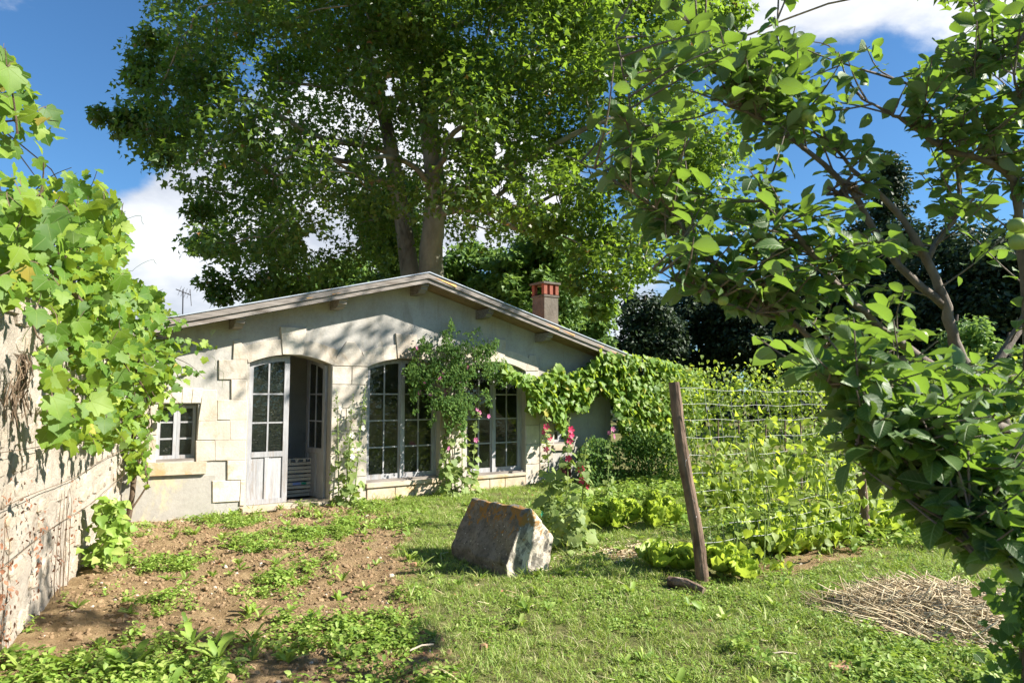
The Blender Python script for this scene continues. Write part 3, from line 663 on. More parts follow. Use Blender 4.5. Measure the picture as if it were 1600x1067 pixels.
# second, leftward pile (turned end on)
for k_ in range(4):
    g0 = H(.30+random.uniform(-.03, .03), .075+k_*.112, -.95)
    lab = ['bottom wooden crate of the darker pile left behind the doorway stack', 'second wooden crate up in the darker pile behind the doorway stack', 'third wooden crate up in the darker pile behind the doorway stack', 'top wooden crate of the darker pile left behind the doorway stack'][k_]
    cr_ = thing('wooden_crate', g0, lab, 'crate', 'wooden crates stacked inside the doorway'); w_, dp = .26, .36
    for z_ in (.004, .058): bb('front_slat', -w_/2, w_/2, dp/2+.013, dp/2+.022, z_, z_+.042); bb('side_slat', -w_/2-.01, -w_/2-.001, -dp/2, dp/2, z_, z_+.042); bb('side_slat', w_/2+.001, w_/2+.01, -dp/2, dp/2, z_, z_+.042)
    bb('crate_base', -w_/2, w_/2, -dp/2, dp/2, .046, .056)

# ------------------------------------------------------------------ rubble garden wall at the left
WA = np.array([-2.35, 2.4]); WBk = np.array([-5.13, 9.2]); wd = WBk-WA; WL = float(np.hypot(*wd)); wu = np.array([*(wd/WL), 0]); wn = np.array([wu[1], -wu[0], 0])
def Wp(s_, h_, d_=0.0): return np.array([WA[0], WA[1], 0])+wu*s_+wn*d_+np.array([0, 0, h_])
WH = 2.12
wall = thing('garden_wall', Wp(WL/2, 0, -.2), 'tall sunlit rubble stone garden wall under the grape vine', 'wall')
n1_, n2_ = 170, 56
ss, hh = np.meshgrid(np.linspace(0, WL+.35, n1_), np.linspace(-.12, WH, n2_)); dd = (fbm(ss*2.2, hh*2.2, 21)-.5)*.07+(fbm(ss*9, hh*9, 25)-.5)*.035
V = np.array([Wp(a_, b_, c_) for a_, b_, c_ in zip(ss.ravel(), hh.ravel(), dd.ravel())]); i = np.arange(n1_*n2_).reshape(n2_, n1_)
Fq = np.stack([i[:-1, :-1], i[:-1, 1:], i[1:, 1:], i[1:, :-1]], -1).reshape(-1, 4); put('wall_face', V, Fq, M['mortar'], wall, smooth=True)
g = G(); g.box(Wp(0, -.1, -.42), wu*(WL+.3), wn*.375, np.array([0, 0, WH+.06])); g.put('wall_core', M['mortar'], wall)
def wdisp(s_, h_): return float((fbm(s_*2.2, h_*2.2, 21)-.5)*.07+(fbm(s_*9, h_*9, 25)-.5)*.035)
h_ = 0.0; k_ = 0; nst = 0
while h_ < WH-.08:
    rh = random.uniform(.12, .24); s_ = random.uniform(-.1, .1)
    while s_ < WL:
        sw = random.uniform(.16, .42)
        if random.random() < .62 and nst < 298:
            c_ = (s_+sw/2, h_+rh/2); n = random.choice((7, 8, 9)); poly = []
            for j_ in range(n):
                a_ = 2*math.pi*j_/n+random.uniform(-.2, .2); ca_, sa_ = math.cos(a_), math.sin(a_)
                r_ = .5/max(abs(ca_), abs(sa_))**.75
                poly.append((c_[0]+ca_*r_*(sw-.045)*random.uniform(.85, 1.02), c_[1]+sa_*r_*(rh-.035)*random.uniform(.85, 1.02)))
            b_ = wdisp(*c_); g = G(); g.prism(poly, Wp, b_-.04, b_+random.uniform(.004, .022), .012); g.put('stone', M['rubble'], wall); nst += 1
        s_ += sw
    h_ += rh
# coping stones
s_ = 0
while s_ < WL:
    L = random.uniform(.25, .5); g = G(); g.prism([(s_+.006, WH-.02), (s_+L-.006, WH-.01), (s_+L-.02, WH+.1), (s_+.02, WH+.11+random.uniform(-.02, .02))], Wp, -.44, .03, .015); g.put('coping_stone', M['rubble'], wall); s_ += L
# trellis wires stretched on iron pins
for (y0, lab) in ((1.18, 'lowest rusty wire stretched along the rubble wall'), (1.5, 'upper rusty wire stretched along the rubble wall'), (.86, 'middle rusty wire low on the rubble wall')):
    z_ = {1.18: .62, 1.5: 1.28, .86: .95}[y0]
    if y0 == 1.18: pass
    lab = {.62: 'lowest thin rusty wire stretched along the rubble wall', .95: 'middle thin rusty wire stretched along the rubble wall', 1.28: 'highest thin rusty wire stretched along the rubble wall'}[z_]
    g = G(); pts = [Wp(q, z_+.02*math.sin(q*1.7+z_*5), .075) for q in np.linspace(.3, WL-.1, 26)]; g.tube(pts, .0028, 5); o = g.put('trellis_wire', M['vine_stem'], None); tag(o, lab, 'wire', 'wires along the rubble wall')
# dead ivy and dry twigs on the wall
ivy = thing('dead_ivy', Wp(2.6, 0, .05), 'brown withered ivy remnants clinging low on the rubble wall', 'plant')
P_ = []
for c0, c1, n_ in ((1.75, .5, 120), (2.0, .3, 60), (2.7, .45, 46), (3.3, .38, 40), (2.35, .75, 30), (3.9, .55, 24), (1.9, .9, 20)):
    for _ in range(n_):
        a_ = random.gauss(c0, .07); b_ = max(.04, random.gauss(c1, .17)); P_.append(Wp(a_, b_, wdisp(a_, b_)+.03+random.random()*.03))
P_ = np.array(P_); joined('withered_leaves', SMALL, P_, frames(wn+rv(len(P_), .5), np.array([0, 0, -1.])+rv(len(P_), .6)), RNG.uniform(.02, .045, len(P_)), M['deadleaf'], ivy)
g = G()
for _ in range(7):
    a_ = random.uniform(1.7, 4.0); pts = [Wp(a_, 0.02, .04)]
    for j_ in range(6): a_ += random.uniform(-.05, .05); pts.append(Wp(a_, .14*(j_+1), wdisp(a_, .14*(j_+1))+.03))
    g.tube(pts, np.linspace(.005, .002, 7), 4)
g.put('withered_stems', M['vine_stem'], ivy)
tw = thing('dry_twig_bundle', Wp(1.85, 1.65, .05), 'tangle of dark dry twigs hanging on the wall at the far left', 'twigs'); g = G()
for _ in range(26):
    a_ = 1.75+random.gauss(0, .04); h_ = 1.85; pts = []
    dx = random.gauss(0, .03); 
    for j_ in range(7): pts.append(Wp(a_+dx*j_+random.gauss(0, .008), h_-j_*random.uniform(.04, .085)*.9, .08+random.uniform(0, .05)+.02*math.sin(j_)))
    g.tube(pts, .0032, 4)
g.put('twigs', M['vine_stem'], tw)

# ------------------------------------------------------------------ trees
def grow(g, a, b, r0, r1, n=6, wob=.12, sag=0.0, sides=7):
    a = np.asarray(a, float); b = np.asarray(b, float); L = np.linalg.norm(b-a); pts = []
    off = np.zeros(3)
    for i_ in range(n+1):
        u = i_/n; off = off+rv(1, wob*L/n)[0]*(1 if 0 < i_ < n else 0)
        pts.append(a+(b-a)*u+off*(1-abs(2*u-1))+np.array([0, 0, sag*L*math.sin(math.pi*u)]))
    g.tube(smoothpts(pts, 2), np.linspace(r0, r1, 2*n+1), sides, rough=.05); return pts
def leafy(cent, rad, per, up=.7, shell=.5):
    """leaves scattered through spherical clumps"""
    n = len(cent)*per; c = np.repeat(cent, per, 0); r = np.repeat(rad, per)[:, None]
    v = rv(n); v /= np.linalg.norm(v, axis=1, keepdims=True); q = RNG.uniform(0, 1, (n, 1))**shell
    P_ = c+v*r*q*np.array([1.1, 1.1, .8]); nr = v*.35+np.array([0, 0, up])+rv(n, .45)
    d = v*.8+rv(n, .6)+np.array([0, 0, -.5]); return P_, frames(nr, d)
# the great plane tree behind the house
PLT = [(250, -400), (225, 0), (238, 60), (195, 115), (140, 175), (165, 208), (230, 232), (250, 275), (285, 300), (300, 395), (330, 420), (342, 462), (500, 470), (520, 440), (600, 425), (640, 400), (700, 390), (740, 380), (800, 390), (860, 370), (885, 400), (915, 470), (985, 490), (990, 425), (1100, 395), (1165, 335), (1185, 250), (1150, 150), (1165, 0), (1180, -400)]
plt_ = thing('plane_tree', at(668, 560, 20.0)*np.array([1, 1, 0]), 'huge old plane tree with twin trunks rising behind the garden house', 'tree')
cs_ = []
while len(cs_) < 640:
    px, py = random.uniform(140, 1200), random.uniform(-330, 480); dep = random.uniform(15.5, 25.5)
    k = ((px-670)/560)**2
    if abs(dep-20.3) > 5.2*math.sqrt(max(0, 1-k))+.6: continue
    mrg = 1100/dep*.62
    if not (inpoly(px-mrg*.8, py, PLT) and inpoly(px+mrg*.8, py, PLT) and inpoly(px, py+mrg*.75, PLT)): continue
    if 640 < px < 704 and py > 235 and dep < 21.5: continue
    if px < 640 and py > 330 and px > 520 and dep < 21: continue
    if px > 704 and py > 330 and px < 870 and dep < 21: continue
    
    if 520 < px < 640 and 200 < py < 330 and random.random() < .2: continue
    if px < 560 and py > 330 and random.random() < .25: continue
    cs_.append((at(px, py, dep), random.uniform(.62, 1.15)))
for px, py, dep, r_ in ((165, 180, 17.5, .38), (190, 190, 17.6, .45), (225, 200, 17.8, .5), (250, 245, 18, .3), (330, 440, 18.5, .4), (345, 462, 18.6, .35), (905, 440, 17, .4), (940, 480, 17, .4), (960, 440, 17, .5), (1000, 420, 17.5, .5), (925, 400, 17, .5), (1150, 20, 18, .5), (1155, 120, 18, .4), (1160, 330, 18, .45), (215, 120, 18, .35), (235, 60, 18, .4),
        (380, 440, 18.5, .55), (420, 450, 18.6, .5), (460, 455, 18.8, .5), (310, 330, 18.2, .4), (320, 380, 18.2, .45), (760, 300, 19, .7), (800, 320, 19, .5), (850, 350, 18, .5), (880, 370, 18, .45)):
    cs_.append((at(px, py, dep), r_))
for px, py, dep, r_ in ((182, 195, 17.6, .42), (208, 180, 17.7, .4), (225, 95, 18, .4)): cs_.append((at(px, py, dep), r_))
for s_, h_, q in ((.4, 2.0, 10.2), (1.0, 2.5, 10.6), (1.5, 2.1, 11.2), (1.25, 1.4, 11), (2.1, 2.6, 10.6), (2.7, 2.2, 11.4), (3.3, 2.6, 10.4), (-.2, 2.6, 10.8), (1.4, .8, 11.5)): cs_.append((H(s_, h_)+np.array(S)*q, .5))
cent = np.array([c for c, r_ in cs_]); rad = np.array([r_ for c, r_ in cs_])
P_, R = leafy(cent, rad, 290, up=.55, shell=.42)
keep = np.ones(len(P_), bool); px_, py_ = proj(P_); hole = fbm(px_/34, py_/34, 9, 3); keep &= ~((hole > .72) & (py_ > 120)); keep &= ~((P_[:, 1] < 13) & (RNG.random(len(P_)) < .85)); P_, R = P_[keep], R[keep]
joined('crown', PLANE, P_, R, RNG.uniform(.10, .20, len(P_)), M['plane_leaf'], plt_)
g = G(); tb = at(672, 560, 20.0); tb[2] = 0
t1 = [tb, at(675, 480, 20), at(673, 400, 20), at(680, 300, 20), at(668, 150, 20.2), at(675, 0, 20.4), at(690, -180, 20.6)]
g.tube(smoothpts(t1, 5), np.interp(np.linspace(0, 1, 31), [0, .3, .6, 1], [.52, .36, .28, .12]), 12, rough=.04); g.put('trunk', M['bark_plane'], plt_, smooth=True)
g = G(); t2 = [tb+np.array([-.45, .3, 0]), at(645, 480, 20.4), at(637, 400, 20.5), at(622, 300, 20.6), at(600, 180, 20.8), at(560, 40, 21), at(520, -120, 21)]
g.tube(smoothpts(t2, 5), np.interp(np.linspace(0, 1, 31), [0, .3, .6, 1], [.42, .28, .22, .09]), 12, rough=.04); g.put('trunk', M['bark_plane'], plt_, smooth=True)
g = G(); tr_ = np.vstack([smoothpts(t1, 6)[8:], smoothpts(t2, 6)[8:]])
limbs = []
for px, py, dep in ((820, 280, 19), (900, 290, 18.5), (960, 180, 19), (760, 100, 20), (830, 60, 21), (1050, 250, 19), (520, 250, 18.5), (420, 260, 19), (450, 130, 20), (350, 180, 19), (560, 90, 19), (900, 90, 19), (760, 210, 17.5), (560, 240, 17.5), (1050, 100, 20)):
    e = at(px, py, dep); lo = tr_[tr_[:, 2] < e[2]-.2]; b = lo[np.argmin(np.linalg.norm(lo-e, axis=1))]; pts = grow(g, b, e, .11, .04, 7, .6, .06); limbs += pts[1:]
limbs = np.array(limbs); 
nodes = list(limbs)
for c, r_ in sorted(cs_, key=lambda q: np.min(np.linalg.norm(limbs-q[0], axis=1))):
    nd_ = np.array(nodes); b = nd_[np.argmin(np.linalg.norm(nd_-c, axis=1))]; pp_ = grow(g, b, c, .028, .014, 3, .35, .05, 4); nodes += [pp_[2], c]
g.put('limbs', M['bark_plane'], plt_, smooth=True)

def tree(name, x, y, h, cw, ch, label, mat, n=60, per=110, leaf=.22, group=None, tpl=QUAD, trunk=.18, bark='bark_dark', rr=(.5, .95), dens_bottom=0.0, kind_shape='round'):
    T = thing(name, (x, y, 0), label, 'tree', group); c = []; r_ = []
    zc = h-ch/2
    for _ in range(n):
        if kind_shape == 'cone':
            u = random.random()**1.3; rr_ = cw/2*(1-u*.92)*math.sqrt(random.random()); a_ = random.uniform(0, 6.28)
            p_ = np.array([x+rr_*math.cos(a_), y+rr_*math.sin(a_), h-ch+ch*u])
        else:
            v = rv(1)[0]; v /= np.linalg.norm(v); q = random.random()**.45
            p_ = np.array([x, y, zc])+v*q*np.array([cw/2-.5, cw/2-.5, ch/2-.4])
        c.append(p_); r_.append(random.uniform(*rr)*(cw/6 if cw < 6 else 1))
    c = np.array(c); P_, R = leafy(c, np.array(r_), per, .6, .45)
    joined('crown', tpl, P_, R, RNG.uniform(leaf*.7, leaf*1.3, len(P_)), M[mat], T)
    g = G(); pts = [np.array([x, y, -.05]), np.array([x+.1, y, h*.3]), np.array([x-.1, y+.1, h*.6]), np.array([x, y, h*.92])]
    g.tube(smoothpts(pts, 3), np.linspace(trunk, trunk*.2, 10), 7, rough=.05); g.put('trunk', M[bark], T, smooth=True)
    g = G(); sp_ = smoothpts(pts, 6)
    for p_ in c[::3]:
        lo = sp_[sp_[:, 2] < p_[2]+.1]; b = lo[np.argmin(np.linalg.norm(lo-p_, axis=1))] if len(lo) else sp_[0]; grow(g, b, p_, trunk*.25, .015, 3, .2, 0, 4)
    g.put('limbs', M[bark], T); return T
def TX(px, Yd): return (px-800)/F*Yd
def TH_(py, Yd): return 1.6+(618-py)/F*Yd*1.0
GT = 'trees beyond the garden house'
tree('chestnut_tree', TX(840, 28), 28, TH_(335, 28), 5.0, 6.0, 'broad blue green tree directly behind the chimney', 'tree_leaf', 90, 150, .26, GT)
tree('chestnut_tree', TX(742, 30), 30, TH_(360, 30), 4.4, 5.5, 'blue green tree between the plane trunks and the chimney tree', 'tree_leaf', 70, 140, .26, GT)
tree('chestnut_tree', TX(925, 32), 32, TH_(430, 32), 3.2, 4.2, 'small blue green tree just right of the chimney above the eave', 'tree_leaf', 46, 130, .26, GT)
tree('lime_tree', TX(550, 30), 30, TH_(372, 30), 4.6, 5, 'sunlit leafy tree left of the plane trunks above the roof', 'tree_leaf', 70, 130, .24, GT)
tree('lime_tree', TX(440, 31), 31, TH_(415, 31), 4.5, 4, 'low sunlit tree above the left roof slope', 'tree_leaf', 55, 120, .24, GT)
tree('lime_tree', TX(610, 26), 26, TH_(250, 26), 4, 6, 'leafy tree seen between and behind the twin plane trunks', 'tree_leaf', 70, 120, .24, GT)
GC = 'dark conifers beyond the bean rows'
for px, Yd, py, cw, ch, lab in ((1010, 34, 440, 4.6, 5.6, 'dark conifer nearest the house eave, left end of the dark tree line'), (1095, 36, 405, 4.6, 7, 'tall dark conifer with pale trunk showing behind the bean hedge'),
                                (1180, 34, 420, 5, 6.5, 'dark conifer behind the middle of the bean hedge'), (1275, 36, 380, 5.4, 7.5, 'dark conifer half hidden behind the apple branches'),
                                (1360, 33, 330, 4.5, 8, 'slender dark conifer behind the apple crown')):
    tree('conifer', TX(px, Yd), Yd, TH_(py, Yd), cw, ch, lab, 'dark_leaf', 95, 130, .22, GC, trunk=.2)
tree('cedar', TX(1400, 30), 30, TH_(238, 30), 4.6, 10, 'tallest dark cedar with pointed top seen through the apple branches', 'dark_leaf', 130, 120, .2, GC, kind_shape='cone', trunk=.25)
tree('cedar', TX(1500, 27), 27, TH_(330, 27), 6, 8.5, 'dense black green tree behind the right of the apple tree', 'dark_leaf', 150, 150, .22, GC, trunk=.3)
tree('cedar', TX(1600, 25), 25, TH_(300, 25), 7, 9, 'dense black green tree at the right edge of the frame', 'dark_leaf', 150, 150, .22, GC, trunk=.3)
tree('hazel_tree', TX(1500, 18), 18, TH_(470, 18), 3.2, 4.0, 'smaller green bushy tree in front of the black cedars', 'tree_leaf', 46, 120, .15, 'trees beyond the garden house')
tree('hazel_tree', TX(1580, 17), 17, TH_(500, 17), 3, 3.4, 'smaller green bushy tree at the right edge below the cedars', 'tree_leaf', 44, 120, .15, 'trees beyond the garden house')
# low wood closing the view along the horizon
P_ = []
for _ in range(420):
    px = random.uniform(-150, 1750); Yd = random.uniform(42, 52); P_.append([TX(px, Yd), Yd, random.uniform(.3, TH_(545+12*math.sin(px/70), Yd))])
P_, R = leafy(np.array(P_), RNG.uniform(1.0, 2.0, len(P_)), 60, .5, .45); o = joined('distant_wood', QUAD, P_, R, RNG.uniform(.4, .7, len(P_)), M['dark_leaf']); tag(o, 'low dark belt of distant woodland closing the horizon', 'woodland')
# orchard trees out of frame on the right: what the panes reflect
for x_, y_, h_, lab in ((13.5, 3.2, 5.5, 'orchard tree beyond the right edge, nearest the bean rows'), (17, 7.5, 6.5, 'orchard tree beyond the right edge, furthest back'), (13, -1.5, 6, 'orchard tree to the right of the viewer'), (9, -6, 6.5, 'orchard tree behind the viewer on the right')):
    tree('orchard_tree', x_, y_, h_, 5, 4.6, lab, 'tree_leaf', 50, 110, .22, 'orchard trees to the right')

# ------------------------------------------------------------------ grape vine on the garden wall
VP = [(-80, 40), (0, 70), (12, 100), (45, 130), (95, 195), (92, 225), (60, 235), (70, 270), (110, 270), (150, 262), (190, 325), (198, 385), (180, 420), (250, 455), (285, 500), (330, 535), (325, 565), (290, 585), (288, 625), (255, 655), (222, 662), (232, 710), (226, 760), (200, 778), (198, 700), (150, 692), (75, 690), (68, 600), (75, 540), (40, 480), (-80, 470)]
vine = thing('grape_vine', Wp(6.4, 0, .12), 'lush sunlit grape vine spilling over the left rubble wall', 'vine')
pos_, nr_, dr_, sz_ = [], [], [], []
while len(pos_) < 2700:
    n = 6000; s_ = RNG.uniform(.2, WL+.3, n); hh_ = RNG.uniform(.6, 3.9, n); d_ = np.abs(RNG.normal(.2, .22, n))-.1+np.clip((s_-4.2)*.12, 0, .4)*RNG.random(n)
    q = np.array([Wp(a_, b_, c_) for a_, b_, c_ in zip(s_, hh_, d_)]); px, py = proj(q)
    dens = np.clip(np.clip(fbm(s_*2.8, hh_*2.8, 31, 3)*5.0-2.1, .02, 1)*1.0, .01, 1)*np.where(py < 300, .3, 1.0)*np.where((px < 60) & (py < 200), 1.6, 1.0)
    ok = inpoly(px, py, VP) & (RNG.random(n) < dens) & ((hh_ < 2.1) | True) & (q[:, 2] < 3.75) & ~((hh_ < WH+.1) & (d_ < .04))
    ok &= ~((q[:, 2] < 1.2) & (s_ < 6.3))
    for j_ in np.where(ok)[0]: pos_.append(q[j_]); sz_.append(RNG.uniform(.055, .13))
shoot_pts = []
for x0, y0, x1, y1, dep in ((60, 300, 112, 262, 4.6), (110, 340, 152, 266, 5.0), (150, 400, 196, 330, 5.6), (150, 420, 200, 384, 5.6), (20, 160, 8, 75, 3.4), (40, 190, 92, 190, 3.6), (200, 470, 255, 452, 7.2), (240, 500, 292, 498, 8), (270, 530, 338, 545, 8.2), (260, 560, 318, 590, 8.2), (240, 600, 292, 640, 8.0), (220, 640, 240, 700, 8.4), (215, 700, 232, 765, 8.7), (110, 640, 150, 698, 4.9), (80, 640, 84, 695, 4.6), (60, 540, 74, 600, 4.4), (160, 640, 196, 690, 5.6)):
    a_, b_ = at(x0, y0, dep), at(x1, y1, dep*.98); shoot_pts.append((a_, b_)); L = np.linalg.norm(b_-a_)
    for u in np.arange(0, 1.001, .055/L):
        pos_.insert(0, a_+(b_-a_)*u+rv(1, .025)[0]); sz_.insert(0, random.uniform(.09, .13)*(1.05-.55*u))
P_ = np.array(pos_[:2700]); sz_ = np.array(sz_[:2700]); n = len(P_)
nr = np.array([.7, -.5, .6])+rv(n, .75); dr = np.array([.1, -.1, -.9])+rv(n, .5); R = frames(nr, dr)
px, py = proj(P_); scr = sz_*F/P_[:, 1]*((px > 0) & (px < 1600) & (py > 0)); order = np.argsort(-scr)
for j_ in order[:299]: leafobj('leaf', 'vine_leaf', VINE, P_[j_], R[j_], sz_[j_], M['vine_leaf'], vine)
rest = order[299:]; joined('foliage', VINE, P_[rest], R[rest], sz_[rest], M['vine_leaf'], vine)
g = G()
st = [Wp(6.75, 0, .1), Wp(6.7, .5, .16), Wp(6.8, 1.0, .12), Wp(6.6, 1.5, .2), Wp(6.0, 2.1, .2), Wp(5.0, 2.3, .15), Wp(3.8, 2.35, .1), Wp(2.4, 2.45, .1), Wp(1.2, 2.5, .1)]
g.tube(smoothpts(st, 6), np.interp(np.linspace(0, 1, 49), [0, .4, 1], [.035, .028, .014]), 7, rough=.15); g.put('stem', M['vine_stem'], vine, smooth=True)
g = G()
for a_, b_, c_, e in ((6.9, 0, .06, (6.6, 1.9, .25)), (6.55, .0, .12, (7.0, 1.6, .3)), (6.0, 2.2, .2, (6.3, 1.5, .5)), (5, 2.3, .1, (5.6, 1.5, .45)), (3.8, 2.35, .1, (4.4, 1.6, .4)), (4.5, 2.3, .1, (4.0, 3.2, .1)), (3, 2.4, .1, (3.3, 3.2, .2)), (2.2, 2.45, .1, (2.0, 3.1, .1)), (5.5, 2.3, .1, (5.3, 3.0, .1)), (6.5, 2.2, .2, (7.0, 2.7, .6))):
    grow(g, Wp(a_, b_, c_), Wp(*e), .014, .004, 6, .3, 0, 5)
for a_, b_ in shoot_pts: grow(g, a_-(b_-a_)*.6, b_, .006, .002, 5, .15, .04, 5)
for j_ in order[:120]:
    p_ = P_[j_]; grow(g, p_, p_+np.array([random.uniform(-.1, 0), random.uniform(0, .1), random.uniform(.0, .12)]), .003, .002, 2, .1, 0, 3)
g.put('shoots', M['vine_stem'], vine, kind='stuff')
g = G()
def tendril(p_, L, dirn):
    pts = [p_+dirn*L*u+np.array([math.sin(u*11)*.03, 0, math.cos(u*9)*.03-.12*u*u]) for u in np.linspace(0, 1, 12)]; g.tube(pts, .0022, 3, rough=0)
for x_, y_, dep in ((160, 470, 5.2), (50, 480, 3.9), (90, 640, 4.8), (330, 520, 8.3), (190, 430, 6.5), (330, 560, 8.2), (150, 300, 5.5), (60, 560, 4), (100, 700, 4.9), (170, 350, 5.6)):
    tendril(at(x_, y_, dep), random.uniform(.25, .5), np.array([random.uniform(-.3, .9), 0, random.uniform(-.8, .6)]))
g.put('tendrils', M['green_stem'], vine, kind='stuff')
# trellis battens sticking out of the vine
a_ = at(92, 404, 4.8); b_ = at(132, 411, 4.8); dv = b_-a_
g = G(); g.box(a_-dv*3, dv*4, np.array([.01, .03, 0]), np.array([0, 0, .045])); tag(g.put('trellis_batten', M['vine_stem']), 'dark short wooden batten end poking out of the vine', 'batten')
g = G(); g.tube([Wp(4.6, 1.98, .0), at(100, 538, 5.2), at(142, 525, 5.6)], .012, 6); tag(g.put('support_rod', M['black']), 'thin dark rod jutting from the wall under the vine', 'rod')
# cables
g = G(); g.tube([at(30, 185, 3.4)+np.array([-.4, -.5, .3]), at(80, 265, 6.5), at(130, 350, 12), at(200, 440, 26)], .006, 5); tag(g.put('power_cable', M['black']), 'upper black overhead cable running down from the vine into the cloud', 'cable')
g = G(); g.tube([at(-30, 160, 3.0), at(36, 250, 6.2), at(95, 330, 12), at(187, 437, 26)], .006, 5); tag(g.put('power_cable', M['black']), 'lower black overhead cable half hidden by the vine leaves', 'cable')
# tv aerial on the far side of the roof
ab = at(286, 520, 14.5); an = thing('tv_antenna', ab, 'small black television aerial on a mast above the left roof edge', 'antenna')
g = G(); g.tube([ab-np.array([0, 0, .6]), at(286, 452, 14.5)], .012, 6); g.put('mast', M['black'], an)
g = G(); g.tube([at(275, 452, 14.3), at(298, 461, 14.7)], .01, 6); g.put('boom', M['black'], an)
for u in (0.25, .45, .65, .85):
    c = at(275+23*u, 452+9*u, 14.3+.4*u); g = G(); g.tube([c-np.array([.02, .03, .1]), c+np.array([.02, .03, .1])], .005, 4); g.put('element', M['black'], an)
g = G(); g.tube([at(297, 452, 14.7), at(299, 478, 14.7)], .008, 4); g.put('reflector', M['black'], an)
# blue pipe leaning, flat slab
g = G(); g.tube([at(217, 722, 8.9), at(269, 798, 9.2)], .022, 8); tag(g.put('pipe', M['bluerod']), 'dark blue pipe leaning from the wall corner down to the ground', 'pipe')
c = gr(281, 804); sb = thing('paving_slab', c, 'flat grey stone slab lying below the small window', 'slab')
g = G(); g.prism([(-.2, -.13), (.17, -.15), (.21, .1), (.0, .15), (-.17, .12)], lambda a_, b_, d_: c+np.array([a_, b_, d_]), -.01, .05, .012); g.put('slab_base', M['plaster'], sb)
g = G(); g.prism([(-.06, -.1), (.15, -.1), (.17, .07), (-.07, .1)], lambda a_, b_, d_: c+np.array([a_, b_, d_]), .052, .085, .01); g.put('slab_top', M['base_render'], sb)

# ------------------------------------------------------------------ lichen-covered block
A_ = gr(705, 870); B_ = gr(790, 906); ax = B_-A_; pp = np.array([-ax[1], ax[0], 0]); pp /= np.linalg.norm(pp)
if pp[0] < 0: pp = -pp
prof0 = [(.03, -.06), (.0, .1), (.24, .55), (.31, .545), (.56, .27), (.5, -.06)]; prof1 = [(.03, -.06), (0, .13), (.21, .59), (.27, .585), (.53, .31), (.47, -.06)]
bm = bmesh.new(); v0 = [bm.verts.new(A_+pp*q+np.array([0, 0, z_])) for q, z_ in prof0]; v1 = [bm.verts.new(B_+pp*q+np.array([0, 0, z_])) for q, z_ in prof1]; n = 6
bm.faces.new(v0); bm.faces.new(v1[::-1])
for j_ in range(n): bm.faces.new((v0[(j_+1) % n], v0[j_], v1[j_], v1[(j_+1) % n]))
bmesh.ops.recalc_face_normals(bm, faces=bm.faces)
bmesh.ops.bevel(bm, geom=bm.edges[:], offset=.014, segments=2, affect='EDGES', profile=.6)
bmesh.ops.triangulate(bm, faces=bm.faces[:]); bmesh.ops.subdivide_edges(bm, edges=bm.edges[:], cuts=3, use_grid_fill=True)
bmesh.ops.triangulate(bm, faces=bm.faces[:])
es = [e for e in bm.edges if e.calc_length() > .05]; bmesh.ops.subdivide_edges(bm, edges=es, cuts=2, use_grid_fill=True)
bm.normal_update()
for v in bm.verts: v.co += v.normal*((mnoise.noise(v.co*9)*.022)+(mnoise.noise(v.co*30)*.009)+(mnoise.noise(v.co*3)*.03))
c = (A_+B_)/2; bmesh.ops.translate(bm, verts=bm.verts[:], vec=-Vector(c)); bmesh.ops.triangulate(bm, faces=bm.faces[:])
me = bpy.data.meshes.new('stone_block'); bm.to_mesh(me); bm.free(); me.polygons.foreach_set('use_smooth', [True]*len(me.polygons))
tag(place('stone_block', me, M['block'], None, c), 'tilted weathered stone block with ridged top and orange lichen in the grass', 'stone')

# ------------------------------------------------------------------ fence, posts, beans
FB = gr(1100, 908); FB[2] = 0; fu = np.array([.815, .579, 0]); fn = np.array([.579, -.815, 0])
def Fp(k, z_=0.0, d_=0.0): return FB+fu*k+fn*d_+np.array([0, 0, z_])
top1 = at(1053, 597, FB[1])
for k, lab, tp, r_ in ((0, 'leaning bark-covered chestnut post at the near end of the wire fence', None, .05), (2.72, 'second fence post half hidden by lettuces and apple leaves', 1.7, .045), (5.6, 'third fence post behind the apple tree limbs', 1.7, .045), (8.4, 'far fence post beyond the apple tree', 1.7, .045)):
    P0 = thing('fence_post', Fp(k), lab, 'post', 'chestnut posts of the wire fence'); b0 = Fp(k, -.1); tpz = top1 if tp is None else Fp(k, tp)+np.array([-.05, 0, 0])
    pts = smoothpts([b0, b0+(tpz-b0)*.3+np.array([.012, 0, 0]), b0+(tpz-b0)*.65+np.array([-.012, 0, 0]), tpz], 6); g = G()
    g.tube(pts, np.linspace(r_*1.12, r_*.98, len(pts))*np.array([random.uniform(.94, 1.06) for _ in pts]), 14, rough=.06); g.put('trunk_section', M['post'], P0, smooth=False)
    g = G(); ks = [pts[5]+(pts[-1]-pts[5])*u for u in (0.15, .2, .25, .3, .5, .55, .8)]
    g.tube([q+np.array([r_*1.15*math.sin(i_*1.5), -r_*1.15*abs(math.cos(i_*1.5)), 0]) for i_, q in enumerate(ks)], .002, 4); g.put('tie_wire', M['steel'], P0)
wf = thing('wire_fence', Fp(4), 'galvanised square mesh wire fence strung between the chestnut posts', 'fence')
zs = [.32, .46, .6, .76, .92, 1.08, 1.24, 1.4, 1.54, 1.68]
for z_ in zs:
    g = G(); ks = np.linspace(0, 8.4, 60); x0 = (top1-FB)*np.array([1, 1, 0])*z_/top1[2]
    g.tube([Fp(k, z_-.03*math.sin(math.pi*(k % 2.8)/2.8)+.008*math.sin(k*9+z_*7))+x0*max(0, 1-k/2.7) for k in ks], .0015, 4, cap=False); g.put('line_wire', M['steel'], wf)
